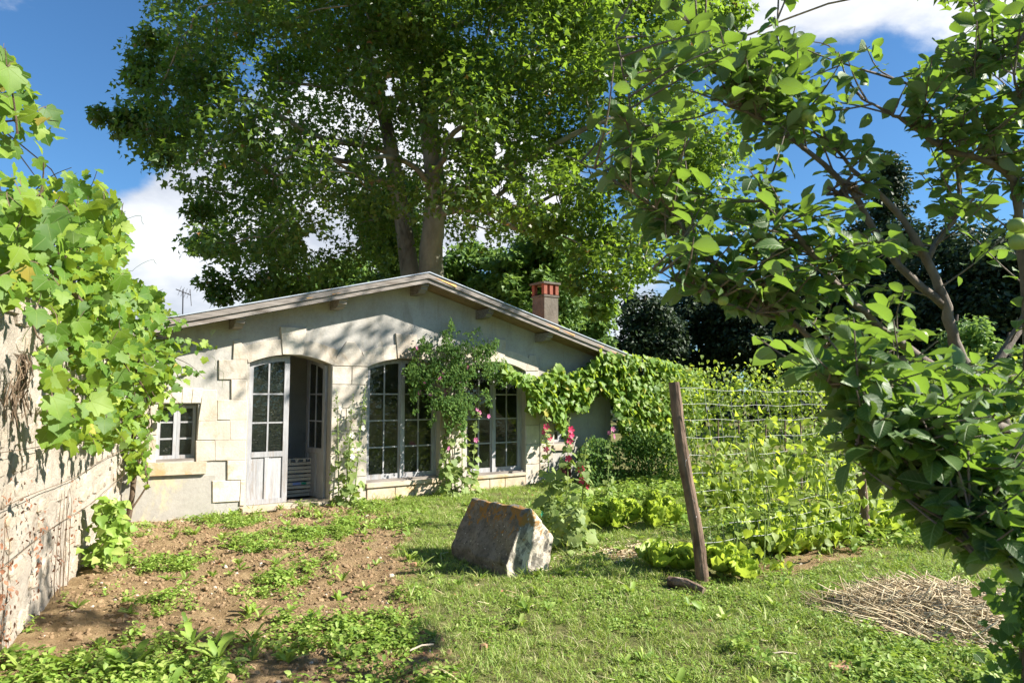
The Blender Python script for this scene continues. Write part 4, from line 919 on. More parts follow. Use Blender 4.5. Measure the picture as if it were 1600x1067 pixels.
for k in np.arange(.18, 8.3, .17):
    g = G(); g.tube([Fp(k+random.uniform(-.01, .01), z_)+(top1-FB)*np.array([1, 1, 0])*z_/top1[2]*max(0, 1-k/2.7) for z_ in zs], .0011, 3, cap=False); g.put('stay_wire', M['steel'], wf)

def climber(name, base, spine, width, nlv, size, tpl, key, mat, label, cat, group, indiv=0, stems=2, nb=(0, -.5, .6)):
    T = thing(name, base, label, cat, group); sp_ = smoothpts(spine, 6)
    idx = RNG.integers(0, len(sp_), nlv); P_ = sp_[idx]+rv(nlv, 1)*np.array(width); P_[:, 2] = np.maximum(P_[:, 2], .05)
    R = frames(np.array(nb)+rv(nlv, .5), np.array([0, -.2, -.8])+rv(nlv, .6)); sc = RNG.uniform(size*.6, size*1.25, nlv); order = np.argsort(-sc)
    for j_ in order[:indiv]: leafobj('leaf', key, tpl, P_[j_], R[j_], sc[j_], M[mat], T)
    if nlv > indiv: rest = order[indiv:]; joined('foliage', tpl, P_[rest], R[rest], sc[rest], M[mat], T)
    g = G()
    for _ in range(stems): g.tube(smoothpts(np.array(spine)+rv(len(spine), .02), 4), .006, 5)
    g.put('stem', M['green_stem'], T); return T
BL = ['bean vine on the wire just right of the leaning post', 'second bean vine right of the leaning post, reaching mid fence', 'third bean vine along the wire fence', 'fourth bean vine along the wire fence', 'bean vine before the second post', 'bean vine just beyond the second post', 'bean vine on the fence behind the apple limbs', 'last bean vine on the fence by the third post', 'bean vine on the fence past the third post', 'outermost bean vine on the fence']
for i_ in range(10):
    k = .35+i_*.5; tpz = [1.0, 1.35, 1.05, 1.3, .95, 1.4, 1.2, 1.3, 1.4, 1.2][i_]
    climber('bean_plant', Fp(k), [Fp(k, 0, .0), Fp(k+.05, tpz*.5, .05), Fp(k-.03, tpz*.85, -.02), Fp(k+.08, tpz, 0)], (.15, .08, .1), 115, .09, BEAN, 'bean_leaf', 'bean_leaf', BL[i_], 'bean plant', 'bean plants climbing the fence', 28)
# second and third trained rows behind (denser, topped with reddish shoots)
ORD = 'first second third fourth fifth sixth seventh eighth ninth tenth eleventh twelfth thirteenth fourteenth fifteenth sixteenth'.split()
for i_ in range(16):
    px = 1075+i_*34; Yd = 12.4+(.5 if i_ % 2 else 0); base = np.array([TX(px, Yd), Yd, 0]); tpz = TH_(572+random.uniform(-8, 12), Yd)
    side = 'th'
    climber('hedge_bean', base, [base, base+np.array([.05, 0, tpz*.4]), base+np.array([-.05, 0, tpz*.75]), base+np.array([0, 0, tpz-.1])], (.27, .22, .2), 560, .075, BEAN, 'bean_leaf', 'bean_leaf',
            'tall climbing bean, %s from the left in the dense row behind the fence' % ORD[i_], 'bean plant', 'tall beans in the dense back row', 0, 2)
for i_ in range(11):
    px = 1085+i_*27; Yd = 9.3+.15*(i_ % 3); base = np.array([TX(px, Yd), Yd, 0]); tpz = TH_(random.uniform(660, 715), Yd)
    climber('row_bean', base, [base, base+np.array([.03, 0, tpz*.4]), base+np.array([-.03, 0, tpz])], (.17, .14, .1), 120, .075, BEAN, 'bean_leaf', 'bean_leaf',
            'short sparse bean plant, %s from the left in the middle bean row' % ORD[i_], 'bean plant', 'shorter beans in the middle row', 12, 2)
# stakes of the back rows
for i_, px in enumerate((1118, 1150, 1192, 1222, 1246, 1268)):
    Yd = 10.4; b0 = np.array([TX(px, Yd), Yd, 0]); g = G(); g.tube([b0, b0+np.array([.02, 0, TH_(655, Yd)])], .012, 6)
    tag(g.put('bean_stake', M['post']), ['leftmost', 'second from the left of the', 'third from the left of the', 'fourth from the left of the', 'second from the right of the', 'rightmost'][i_]+' thin wooden bean stakes in front of the dense row', 'stake', 'thin stakes in the bean rows')

# ------------------------------------------------------------------ foliage on the house, right side
def facpoly_vine(name, polypx, offs, nlv, size, tpl, mat, label, cat, base, stems, stem_r=.012, seed=41, nb=None, indiv=0, key='', dthr=.5):
    T = thing(name, base, label, cat); pos_ = []
    xs_ = [p_[0] for p_ in polypx]; ys_ = [p_[1] for p_ in polypx]
    while len(pos_) < nlv:
        n = 3000; px = RNG.uniform(min(xs_), max(xs_), n); py = RNG.uniform(min(ys_), max(ys_), n); of = RNG.uniform(offs[0], offs[1], n)
        ok = inpoly(px, py, polypx) & (RNG.random(n) < np.clip(fbm(px/17, py/17, seed, 3)*4.2-2.6*dthr-.4, .03, 1))
        for j_ in np.where(ok)[0]:
            s_, h_ = fac(px[j_], py[j_], of[j_])
            if h_ > .03: pos_.append(H(s_, h_, of[j_]))
    P_ = np.array(pos_[:nlv]); nb = NN*.7+np.array([.4, 0, .6]) if nb is None else np.array(nb)
    R = frames(nb+rv(nlv, .45), np.array([0, 0, -.9])+rv(nlv, .55)); sc = RNG.uniform(size*.6, size*1.25, nlv); order = np.argsort(-sc*F/P_[:, 1])
    for j_ in order[:indiv]: leafobj('leaf', key, tpl, P_[j_], R[j_], sc[j_], M[mat], T)
    joined('foliage', tpl, P_[order[indiv:]], R[order[indiv:]], sc[order[indiv:]], M[mat], T)
    g = G()
    for st in stems: g.tube(smoothpts([H(*fac(x_, y_, o_), o_) for x_, y_, o_ in st], 5), np.linspace(stem_r, stem_r*.5, 5*(len(st)-1)+1), 6, rough=.1)
    g.put('stem', M['vine_stem'], T, smooth=True); return T
facpoly_vine('grape_vine', [(785, 565), (808, 583), (850, 590), (872, 566), (885, 585), (915, 572), (940, 548), (965, 550), (1000, 556), (1040, 562), (1095, 580), (1100, 640), (1070, 700), (1010, 712), (980, 705), (965, 660), (955, 620), (930, 612), (915, 640), (885, 640), (880, 680), (862, 640), (830, 650), (822, 605), (790, 592)], (.06, .6), 6500, .11, VINE, 'vine_leaf_dark',
             'green grape vine covering the right end of the house front and eave', 'vine', H(6.3, 0, .2), [[(985, 745, .1), (975, 680, .15), (960, 620, .15), (900, 600, .12), (830, 590, .1)], [(1000, 745, .15), (1010, 660, .2), (1000, 590, .2)]], indiv=120, key='house_vine_leaf', dthr=.12)
facpoly_vine('rose_bush', [(900, 705), (925, 680), (960, 690), (1000, 672), (1060, 680), (1075, 760), (1000, 765), (940, 768), (905, 745)], (.3, 1.0), 4200, .06, BEAN, 'rose_leaf', 'low straggling shrub at the foot of the house below the right vine', 'shrub', H(6.0, 0, .7), [[(950, 765, .6), (945, 730, .6), (930, 700, .6)], [(985, 765, .6), (990, 730, .6), (1010, 705, .6)]], .008, 43, dthr=.1)
rose = facpoly_vine('climbing_rose', [(628, 580), (645, 560), (634, 540), (655, 535), (660, 515), (676, 525), (700, 512), (704, 494), (712, 516), (735, 520), (748, 508), (756, 526), (780, 528), (778, 548), (797, 570), (782, 582), (806, 604), (778, 606), (762, 600), (770, 640), (752, 622), (740, 650), (730, 632), (726, 690), (714, 655), (700, 680), (688, 640), (672, 668), (662, 632), (645, 648), (640, 612)], (.03, .6), 9000, .05, SMALL, 'rose_leaf', 'bushy climbing rose hanging between the two tall windows', 'shrub', H(3.0, 0, .1),
             [[(706, 768, .08), (702, 700, .08), (700, 650, .1), (680, 600, .2)], [(712, 768, .1), (706, 680, .1), (715, 620, .2), (740, 570, .3)], [(700, 768, .07), (694, 690, .1), (712, 600, .2), (700, 540, .3)]], .011, 47, dthr=.42)
# flowers
def flower_mesh(name, mat):
    V = [(0, 0, 0)]; Fc = []
    for k_ in range(5):
        a_ = 2*math.pi*k_/5; 
        for da, r_, z_ in ((-.55, .62, .22), (-.38, 1.0, .42), (0, 1.08, .36), (.38, 1.0, .42), (.55, .62, .22)):
            V.append((r_*math.cos(a_+da), r_*math.sin(a_+da), z_))
        b = 1+5*k_; Fc += [(0, b, b+1), (0, b+1, b+2), (0, b+2, b+3), (0, b+3, b+4)]
    return mesh_np(name, np.array(V, float), np.array(Fc), True)
FM = {}
def flower(p_, nrm, s_, mat, parent, name='flower'):
    if mat not in FM: FM[mat] = flower_mesh('flower', mat); FM[mat].materials.append(M[mat])
    o = place(name, FM[mat], None, parent, p_); R = frames(np.array([nrm], float), np.array([[.1, .2, 1.]]))[0]
    o.rotation_euler = Matrix(R.tolist()).to_euler(); o.scale = (s_,)*3; return o
for x_, y_ in ((664, 596), (672, 617), (655, 613), (687, 591), (693, 582), (730, 574), (650, 545), (763, 650), (700, 700), (745, 640)):
    flower(H(*fac(x_, y_, .5), .5), NN+rv(1, .3)[0], random.uniform(.026, .04), 'pink', rose)

def hollyhock(base, h, lean, label, fl='white', fh=(), nl=18, lsize=.12, group='hollyhocks against the house', mat='holly_leaf', nfine=10):
    T = thing('hollyhock', base, label, 'flower', group); base = np.asarray(base, float); g = G()
    pts = smoothpts([base-np.array([0, 0, .03]), base+np.array([lean[0]*.3, lean[1]*.3, h*.35]), base+np.array([lean[0]*.6, lean[1]*.6, h*.7]), base+np.array([lean[0], lean[1], h])], 6)
    g.tube(pts, np.linspace(.011, .004, len(pts)), 6); 
    for i_ in range(int(h*16)):
        u = random.uniform(.1, .95); q = pts[int(u*(len(pts)-1))]; a_ = random.uniform(0, 6.28); L = .11*(1-u)+.03
        g.tube([q, q+np.array([math.cos(a_), math.sin(a_), .5])*L*.6], .003, 3)
    g.put('stem', M['green_stem'], T, smooth=True)
    Pj, Rj, Sj = [], [], []
    nl = int(nl*1.7); lsize *= 1.12
    for i_ in range(nl+46):
        u = random.random()**1.25; q = pts[int(u*(len(pts)-1))]; a_ = random.uniform(0, 6.28); dv = np.array([math.cos(a_), math.sin(a_), 0]); s_ = lsize*(1.15-.85*u)*random.uniform(.7, 1.15)
        p_ = q+dv*(.02+.13*(1-u)*random.random())+np.array([0, 0, random.uniform(-.02, .05)]); p_[2] = max(p_[2], .04)
        R = frames(np.array([dv*.5+np.array([.1, -.25, .8])+rv(1, .25)[0]]), np.array([dv+np.array([0, 0, -.5])+rv(1, .2)[0]]))[0]
        if i_ < nl: leafobj('leaf', 'hollyhock_leaf', HOLLY, p_, R, s_, M[mat], T)
        else: Pj.append(p_); Rj.append(R); Sj.append(s_*.5)
    joined('small_leaves', HOLLY, np.array(Pj), np.array(Rj), np.array(Sj), M[mat], T)
    for u in fh:
        q = pts[min(int(u*(len(pts)-1)), len(pts)-1)]; a_ = random.uniform(-2.4, -.3); dv = np.array([math.cos(a_), math.sin(a_), .15])
        flower(q+dv*.045, dv, random.uniform(.034, .046), fl, T)
    bp = np.array([q+rv(1, .012)[0] for q in pts[-7:] for _ in range(3)]); joined('buds', SMALL, bp, frames(rv(len(bp))+NN, rv(len(bp), .4)+np.array([0, 0, 1.])), np.full(len(bp), .03), M[mat], T, None)
    return T
def fb(px, py, off): s_, _ = fac(px, py, off); p_ = H(s_, 0, off); return p_
def hh(px, off, topy):   # height so that the top reaches pixel row topy
    d = ray(px, topy); t_ = np.dot(OO+NN*off-CAM, NN)/np.dot(d, NN); p_ = CAM+d*t_; return p_[2]
def holly_at(px, off, topy, topx, *a, **k):
    d = ray(px, 770); t_ = np.dot(OO+NN*off-CAM, NN)/np.dot(d, NN); b_ = (CAM+d*t_)*np.array([1, 1, 0]); h_ = hh(topx, off, topy); q = H(*fac(topx, topy, off), off); return hollyhock(b_, h_, (q[0]-b_[0], q[1]-b_[1]), *a, **k)
holly_at(530, .28, 612, 526, 'cream flowered hollyhock nearest the open door leaf', 'white', (.6, .78, .88), 14, .12)
holly_at(540, .32, 620, 552, 'tall cream flowered hollyhock in the middle of the left clump', 'white', (.5, .66, .8, .9), 16, .12)
holly_at(553, .25, 605, 571, 'tallest hollyhock of the left clump leaning towards the first window', 'white', (.45, .62,), 18, .13)
holly_at(548, .45, 680, 546, 'short leafy hollyhock low in front of the left clump', 'white', (.7,), 16, .14)
holly_at(703, .2, 595, 698, 'tall pink flowered hollyhock between the two windows', 'pink', (.78, .84, .9), 20, .14)
holly_at(722, .3, 620, 722, 'leafy hollyhock just right of the tall pink one between the windows', 'pink', (.7,), 20, .14)
holly_at(735, .25, 615, 750, 'hollyhock leaning across the second tall window with one pink bloom', 'pink', (.55, .8), 16, .12)
holly_at(700, .35, 700, 690, 'short bushy hollyhock at the foot of the pier between windows', 'pink', (), 16, .15)
for px, topx, topy, Yd, lab, fh in ((860, 852, 650, 8.4, 'left crimson hollyhock behind the stone block', (.7, .78, .86, .92)), (884, 889, 655, 8.3, 'middle crimson hollyhock with the biggest cluster of blooms', (.66, .8, .84, .88, .9, .93)), (905, 916, 690, 8.0, 'right crimson hollyhock with low red blooms', (.5, .6, .72))):
    b_ = np.array([TX(px, Yd), Yd, 0]); q = at(topx, topy, Yd); hollyhock(b_, q[2], (q[0]-b_[0], 0), lab, 'red', fh, 20, .16, 'crimson hollyhocks behind the stone block')
b_ = np.array([TX(945, 10.5), 10.5, 0]); q = at(956, 665, 10.5); hollyhock(b_, q[2], (q[0]-b_[0], 0), 'lone mauve pink hollyhock in front of the right vine', 'pink', (.92, .97, .88), 12, .1, None)
for px, Yd, h_, lab in ((880, 7.3, .62, 'flowerless young hollyhock right beside the stone block'), (897, 7.2, .5, 'low leafy young hollyhock right of the stone block'), (860, 7.7, .5, 'young hollyhock hidden behind the stone block')):
    hollyhock(np.array([TX(px, Yd), Yd, 0]), h_, (.03, 0), lab, 'pink', (), 22, .15, 'young hollyhocks around the stone block')
# bits by the wall foot
s_, h_ = fac(862, 742); g = G(); g.prism([(5.24, .12), (5.48, .12), (5.48, .36), (5.24, .36)], H, .1, .125, .003); tag(g.put('board', M['red_board']), 'dark red square board leaning below the small right window', 'board')
tb_ = np.array([TX(868, 9.2), 9.2, 0]); tr_ = thing('plastic_tray', tb_, 'green plastic seedling tray on the ground behind the red hollyhocks', 'tray')
for a_, b_, c_, d_ in ((-.2, .2, .13, .14), (-.2, .2, -.14, -.13), (-.2, -.19, -.13, .13), (.19, .2, -.13, .13)):
    g = G(); g.box(tb_+np.array([a_, c_, .02]), (b_-a_, 0, 0), (0, d_-c_, 0), (0, 0, .018)); g.put('rim', M['green_plastic'], tr_); g = G(); g.box(tb_+np.array([a_, c_, .09]), (b_-a_, 0, 0), (0, d_-c_, 0), (0, 0, .015)); g.put('rim', M['green_plastic'], tr_)
for a_ in np.linspace(-.19, .18, 9):
    g = G(); g.box(tb_+np.array([a_, -.138, .0]), (.012, 0, 0), (0, .006, 0), (0, 0, .09)); g.put('slat', M['green_plastic'], tr_)

# ------------------------------------------------------------------ lettuces
def ruff(nu=8, nv=9, w=.4, seed=0):
    r_ = random.Random(seed); V = []; Fc = []
    for i_ in range(nu):
        u = i_/(nu-1)
        for j_ in range(nv):
            v = j_/(nv-1)*2-1; wd_ = w*(.3+.9*math.sin(min(1, u*1.05)*math.pi*.62)); edge = abs(v)*u
            V.append((v*wd_+r_.uniform(-.02, .02), u-.15*v*v*u+r_.uniform(-.02, .02)+.03*math.sin(15*v+seed)*u, .35*u*u-.1*u+.28*abs(v)*wd_+edge*.19*math.sin(9*v+17*u+seed)+.07*u*math.sin(13*v+seed*2)*math.sin(11*u+seed)+r_.uniform(-.04, .04)*u))
    for i_ in range(nu-1):
        for j_ in range(nv-1):
            a_ = i_*nv+j_; Fc += [(a_, a_+1, a_+nv+1), (a_, a_+nv+1, a_+nv)]
    return np.array(V), np.array(Fc)
RUFF = [ruff(seed=q) for q in range(4)]
def lettuce(x_, y_, r_, label, group, tall=0.0, n=22):
    n = int(n*1.5)
    z0 = float(gh(x_, y_)); T = thing('lettuce', (x_, y_, z0), label, 'lettuce', group)
    for i_ in range(n):
        u = i_/n; a_ = i_*2.4+random.uniform(-.2, .2); el = .4+1.0*u; dv = np.array([math.cos(a_)*math.cos(el), math.sin(a_)*math.cos(el), math.sin(el)])
        nr = np.array([-math.cos(a_)*math.sin(el), -math.sin(a_)*math.sin(el), math.cos(el)]); z_ = z0+.015+(tall*u if tall else .02*u)
        R = frames(np.array([nr+rv(1, .12)[0]]), np.array([dv]))[0]; k_ = random.randrange(4)
        leafobj('leaf', 'lettuce_leaf_%s' % 'abcd'[k_], RUFF[k_], np.array([x_, y_, z_])+dv*.02, R, r_*1.22*(1.05-.35*u)*random.uniform(.65, 1.1), M['lettuce_leaf'], T)
    g = G(); g.tube([(x_, y_, z0-.02), (x_, y_, z0+.03+tall)], .018, 6); g.put('stem', M['green_stem'], T); return T
L1 = [((1030, 890), .2, 'ruffled lettuce left of the leaning post, leftmost of the front pair'), ((1072, 893), .2, 'ruffled lettuce directly left of the foot of the leaning post'), ((1128, 898), .22, 'ruffled lettuce directly right of the foot of the leaning post'), ((1160, 905), .17, 'outer ruffled lettuce right of the leaning post by the grass')]
for (px, py), r_, lab in L1: p_ = gr(px, py); lettuce(p_[0], p_[1], r_, lab, 'lettuces around the leaning post')
ordn = ['first', 'second', 'third', 'fourth', 'fifth', 'sixth', 'seventh', 'eighth']
for i_ in range(8):
    p_ = gr(1205+i_*30, 868-i_*5.5); lettuce(p_[0], p_[1], .23, ordn[i_]+' lettuce from the left in the front of the fence row', 'front lettuces of the fence row', n=22)
for i_ in range(6):
    p_ = gr(1190+i_*38, 842-i_*5.5); lettuce(p_[0], p_[1], .2, ordn[i_]+' lettuce from the left in the rear of the fence row', 'rear lettuces of the fence row', n=16)
for px, py, tl, lab in ((1022, 828, .3, 'tall bolting lettuce left of the leaning post'), (1046, 822, .2, 'bolting lettuce tucked behind the leaning post'), (962, 828, .22, 'bolting lettuce midway between stone block and post'), (985, 822, .16, 'small bolting lettuce beside the tall one'), (938, 826, .14, 'leftmost small bolting lettuce behind the stone block'), (1180, 790, .3, 'bolting lettuce in the middle bed behind the fence'), (1120, 795, .25, 'bolting lettuce just behind the fence right of the post'), (1150, 800, .18, 'shorter bolting lettuce behind the fence wires')):
    p_ = gr(px, py); lettuce(p_[0], p_[1], .17, lab, 'bolting lettuces in the middle bed', tl, 26)

# ------------------------------------------------------------------ small single things on the ground
g = G(); a_, b_ = gr(1046, 914), gr(1100, 928); pts = smoothpts([a_+[0, 0, .03], (a_+b_)/2+np.array([0, .02, .05]), b_+[0, 0, .025]], 4); g.tube(pts, np.linspace(.045, .03, len(pts)), 9, rough=.12); tag(g.put('log', M['post']), 'short rough log lying in front of the leaning post', 'log')
def shard(px, py, r_, lab, mt='terracotta'):
    c = gr(px, py); n = 7; poly = [(r_*random.uniform(.6, 1.1)*math.cos(2*math.pi*k/n), r_*.7*random.uniform(.6, 1.1)*math.sin(2*math.pi*k/n)) for k in range(n)]
    g = G(); g.prism(poly, lambda a_, b_, d_: c+np.array([a_, b_, d_+a_*.15+float(gh(c[0], c[1]))]), -.01, .035, .008); tag(g.put('tile_shard', M[mt]), lab, 'shard')
shard(1312, 1050, .1, 'broken pink terracotta tile piece lying in clover at the bottom right')
shard(646, 888, .035, 'small orange tile chip in the grass left of the stone block')
shard(755, 1010, .03, 'small orange tile chip in the foreground grass')
for px, py, px2, py2, lab in ((640, 1025, 677, 1016, 'thin pale dry stick in the grass beside the soil edge'), (1245, 1030, 1200, 1032, 'thin pale dry stick in the lawn near the straw')):
    g = G(); a_, b_ = gr(px, py), gr(px2, py2); g.tube([a_+[0, 0, .035], (a_+b_)/2+[0, 0, .05], b_+[0, 0, .04]], .005, 5); tag(g.put('stick', M['crate']), lab, 'stick')

# straw mulch
c0 = gr(1500, 968); n = 5200; a_ = RNG.uniform(0, 6.283, n); q = np.sqrt(RNG.random(n)); sx = c0[0]+q*np.cos(a_)*.86*(1+.15*np.sin(a_*3)); sy = c0[1]+q*np.sin(a_)*.8*(1+.1*np.cos(a_*4))
hz = gh(sx, sy)+.17*(1-q**2)*RNG.random(n)+.012; d = RNG.uniform(0, math.pi, n)*.9-.3; dv = np.stack([np.cos(d), np.sin(d)*.8, RNG.normal(0, .12, n)], 1); P_ = np.stack([sx, sy, hz], 1)
STR = (np.array([(-.02, 0, 0), (.02, 0, 0), (.02, 1, 0), (-.02, 1, 0), (0, 0, .03), (0, 1, .03)]), np.array([(0, 1, 4), (4, 1, 5), (1, 2, 5), (4, 5, 3), (0, 4, 3), (0, 2, 1), (0, 3, 2)]))
o = joined('straw_mulch', STR, P_, frames(np.array([0, 0, 1.])+rv(n, .2), dv), RNG.uniform(.04, .3, n)**1.15, M['straw']); tag(o, 'spread heap of dry straw mulch under the apple tree', 'straw')

# broadleaf bush at the foot of the rubble wall
b_ = gr(166, 888); T = thing('mulberry_seedling', b_, 'leafy dark green seedling growing against the foot of the rubble wall', 'plant'); n = 190
P_ = b_+np.array([0, .05, 0])+np.stack([RNG.normal(0, .10, n), RNG.normal(0, .10, n), RNG.random(n)**1.1*.62+.04], 1)*np.stack([1.5-P_[:1, 2]*0]*n)[:, 0:1] if False else b_+np.stack([RNG.normal(0, .1, n), RNG.normal(.05, .1, n), RNG.random(n)*.6+.04], 1)
P_[:, :2] = b_[:2]+(P_[:, :2]-b_[:2])*(1.25-P_[:, 2:3]*1.2)
R = frames(np.array([.3, -.5, .9])+rv(n, .4), np.array([.2, -.3, -.3])+rv(n, .7)); sc = RNG.uniform(.05, .12, n)
for j_ in range(n): leafobj('leaf', 'seedling_leaf', BEAN, P_[j_], R[j_], sc[j_], M['weed'], T)
g = G()
for _ in range(5): g.tube([b_, b_+np.array([random.uniform(-.06, .06), random.uniform(-.02, .1), .3]), b_+np.array([random.uniform(-.12, .12), random.uniform(-.05, .12), random.uniform(.4, .62)])], .006, 5)
g.put('stem', M['green_stem'], T)

# ------------------------------------------------------------------ ground cover (instanced stuff)
def tuft(kind, seed):
    r_ = np.random.default_rng(seed)
    if kind == 'grass': n = 16; tpl = BLADE; P_ = np.stack([r_.normal(0, .03, n), r_.normal(0, .03, n), np.zeros(n)], 1); d = np.stack([r_.normal(0, .5, n), r_.normal(0, .5, n), np.ones(n)], 1); sc = r_.uniform(.035, .085, n)
    elif kind == 'tall': n = 14; tpl = BLADE; P_ = np.stack([r_.normal(0, .02, n), r_.normal(0, .02, n), np.zeros(n)], 1); d = np.stack([r_.normal(0, .35, n), r_.normal(0, .35, n), np.ones(n)], 1); sc = r_.uniform(.1, .2, n)
    elif kind == 'clover': n = 20; tpl = SMALL; P_ = np.stack([r_.normal(0, .04, n), r_.normal(0, .04, n), r_.uniform(.006, .04, n)], 1); d = np.stack([r_.normal(0, 1, n), r_.normal(0, 1, n), r_.normal(0, .25, n)], 1); sc = r_.uniform(.018, .038, n)
    elif kind == 'rosette':
        n = 9; tpl = DAND; P_ = np.zeros((n, 3)); P_[:, 2] = .006; a_ = np.arange(n)*2.4+r_.uniform(0, .5, n); e = r_.uniform(.15, 1.0, n); d = np.stack([np.cos(a_)*np.cos(e), np.sin(a_)*np.cos(e), np.sin(e)], 1); sc = r_.uniform(.05, .13, n)
    elif kind == 'herb':
        n = 26; tpl = SMALL; z = r_.uniform(.01, .1, n); P_ = np.stack([r_.normal(0, .035, n), r_.normal(0, .035, n), z], 1); d = np.stack([r_.normal(0, 1, n), r_.normal(0, 1, n), r_.normal(.2, .4, n)], 1); sc = r_.uniform(.025, .055, n)
    up = np.array([0, 0, 1.]) if kind in ('clover', 'herb') else np.stack([-d[:, 0], -d[:, 1], np.full(n, .4)], 1)
    V, Fc = inst(tpl, P_, frames(up+r_.normal(0, .3, (n, 3)), d), sc); return V, Fc
def tpl_obj(kind, seed, mat):
    V, Fc = tuft(kind, seed); me = mesh_np(kind+'_tuft', V, Fc, True); me.materials.append(M[mat]); return bpy.data.objects.new(kind+'_tuft', me)
def scatter(name, P_, sc, tpls, label, tilt=.15, cat='plants', kind='stuff'):
    n = len(P_); me = bpy.data.meshes.new(name); me.vertices.add(n); me.vertices.foreach_set('co', P_.astype(np.float32).ravel())
    a = me.attributes.new('rot', 'FLOAT_VECTOR', 'POINT'); rr = np.stack([RNG.normal(0, tilt, n), RNG.normal(0, tilt, n), RNG.uniform(0, 6.28, n)], 1).astype(np.float32); a.data.foreach_set('vector', rr.ravel())
    a = me.attributes.new('scl', 'FLOAT', 'POINT'); a.data.foreach_set('value', sc.astype(np.float32))
    a = me.attributes.new('idx', 'INT', 'POINT'); a.data.foreach_set('value', RNG.integers(0, len(tpls), n).astype(np.int32))
    o = bpy.data.objects.new(name, me); COL.objects.link(o); tag(o, label, cat, None, kind)
    ng = bpy.data.node_groups.new(name, 'GeometryNodeTree'); ng.interface.new_socket('Geometry', in_out='INPUT', socket_type='NodeSocketGeometry'); ng.interface.new_socket('Geometry', in_out='OUTPUT', socket_type='NodeSocketGeometry')
    N = ng.nodes; Lk = ng.links; gi = N.new('NodeGroupInput'); go = N.new('NodeGroupOutput'); ip = N.new('GeometryNodeInstanceOnPoints'); g2 = N.new('GeometryNodeGeometryToInstance')
    for tp in reversed(tpls):
        oi = N.new('GeometryNodeObjectInfo'); oi.inputs['Object'].default_value = tp; Lk.new(oi.outputs['Geometry'], g2.inputs[0])
    def na(nm, ty):
        q = N.new('GeometryNodeInputNamedAttribute'); q.data_type = ty; q.inputs['Name'].default_value = nm; return q.outputs['Attribute']
    Lk.new(gi.outputs[0], ip.inputs['Points']); Lk.new(g2.outputs[0], ip.inputs['Instance']); ip.inputs['Pick Instance'].default_value = True
    Lk.new(na('idx', 'INT'), ip.inputs['Instance Index']); Lk.new(na('rot', 'FLOAT_VECTOR'), ip.inputs['Rotation']); Lk.new(na('scl', 'FLOAT'), ip.inputs['Scale'])
    Lk.new(ip.outputs[0], go.inputs[0]); md = o.modifiers.new('scatter', 'NODES'); md.node_group = ng; return o
def area(n, x0, x1, y0, y1):
    x_ = RNG.uniform(x0, x1, n); y_ = RNG.uniform(y0, y1, n)
    rel = np.stack([x_-OO[0], y_-OO[1]], 1); dn = rel@NN[:2]; wnl = np.stack([x_-WA[0], y_-WA[1]], 1)@wn[:2]
    ok = (dn > .05) & (wnl > .03) & (x_ > -.85*y_-.6) & (x_ < .82*y_+.6)
    blk = (np.stack([x_-A_[0], y_-A_[1]], 1)@pp[:2]); al = np.stack([x_-A_[0], y_-A_[1]], 1)@(ax[:2]/np.linalg.norm(ax)); ok &= ~((blk > .02) & (blk < .5) & (al > 0) & (al < np.linalg.norm(ax)))
    stq = ((x_-c0[0])/.82)**2+((y_-c0[1])/.68)**2; ok &= ~((stq < 1) & (RNG.random(n) < .97)); return x_[ok], y_[ok]
def thin(x_, y_, dens): k = RNG.random(len(x_)) < dens; return np.stack([x_[k], y_[k], gh(x_[k], y_[k])], 1)
gT = [tpl_obj('grass', q, 'grass') for q in range(4)]; cT = [tpl_obj('clover', q, 'weed') for q in range(4)]; rT = [tpl_obj('rosette', q, 'weed') for q in range(4)]; hT = [tpl_obj('herb', q, 'weed') for q in range(4)]; tT = [tpl_obj('tall', q, 'grass') for q in range(3)]
x_, y_ = area(90000, -4, 11, 3.2, 14); tf = turf(x_, y_); P_ = thin(x_, y_, np.clip(tf*1.1-.1, 0, 1)*np.clip(fbm(x_*1.6, y_*1.6, 60)*2.6-.55, .08, 1)*.8)
scatter('lawn_grass', P_, RNG.uniform(.4, 1.05, len(P_)), gT, 'short patchy lawn grass across the garden', cat='grass')
x_, y_ = area(60000, -4.5, 9, 3.2, 13); tf = turf(x_, y_); P_ = thin(x_, y_, np.clip(tf, 0, 1)*np.clip(fbm(x_*1.3, y_*1.3, 63)*4-1.75, .06, 1)*.85)
scatter('clover', P_, RNG.uniform(.45, .95, len(P_)), cT, 'low clover and chickweed spread through the lawn', cat='clover')
x_, y_ = area(33000, -5.2, 1, 3.2, 11); tf = turf(x_, y_); wd_ = np.clip(fbm(x_*1.5, y_*1.5, 70)*5.0-2.95+.75*np.exp(-((x_+2.9+.28*(y_-6.2))/.75)**2)+.35*np.exp(-((y_-3.6)/.4)**2)+.35*np.clip((y_-7.3)/1.5, 0, .8), 0.015, 1)
P_ = thin(x_, y_, (1-tf)*wd_*.62); scatter('bed_weeds', P_, RNG.uniform(.35, 1.05, len(P_)), hT+cT[:3], 'small leafy weeds sprouting over the bare soil bed', cat='weeds')
x_, y_ = area(2600, -5, 6, 3.2, 12); P_ = thin(x_, y_, np.full(len(x_), .22)); scatter('rosette_weeds', P_, RNG.uniform(.3, 1.0, len(P_)), rT, 'dandelion and dock rosettes dotted over soil and lawn', cat='weeds')
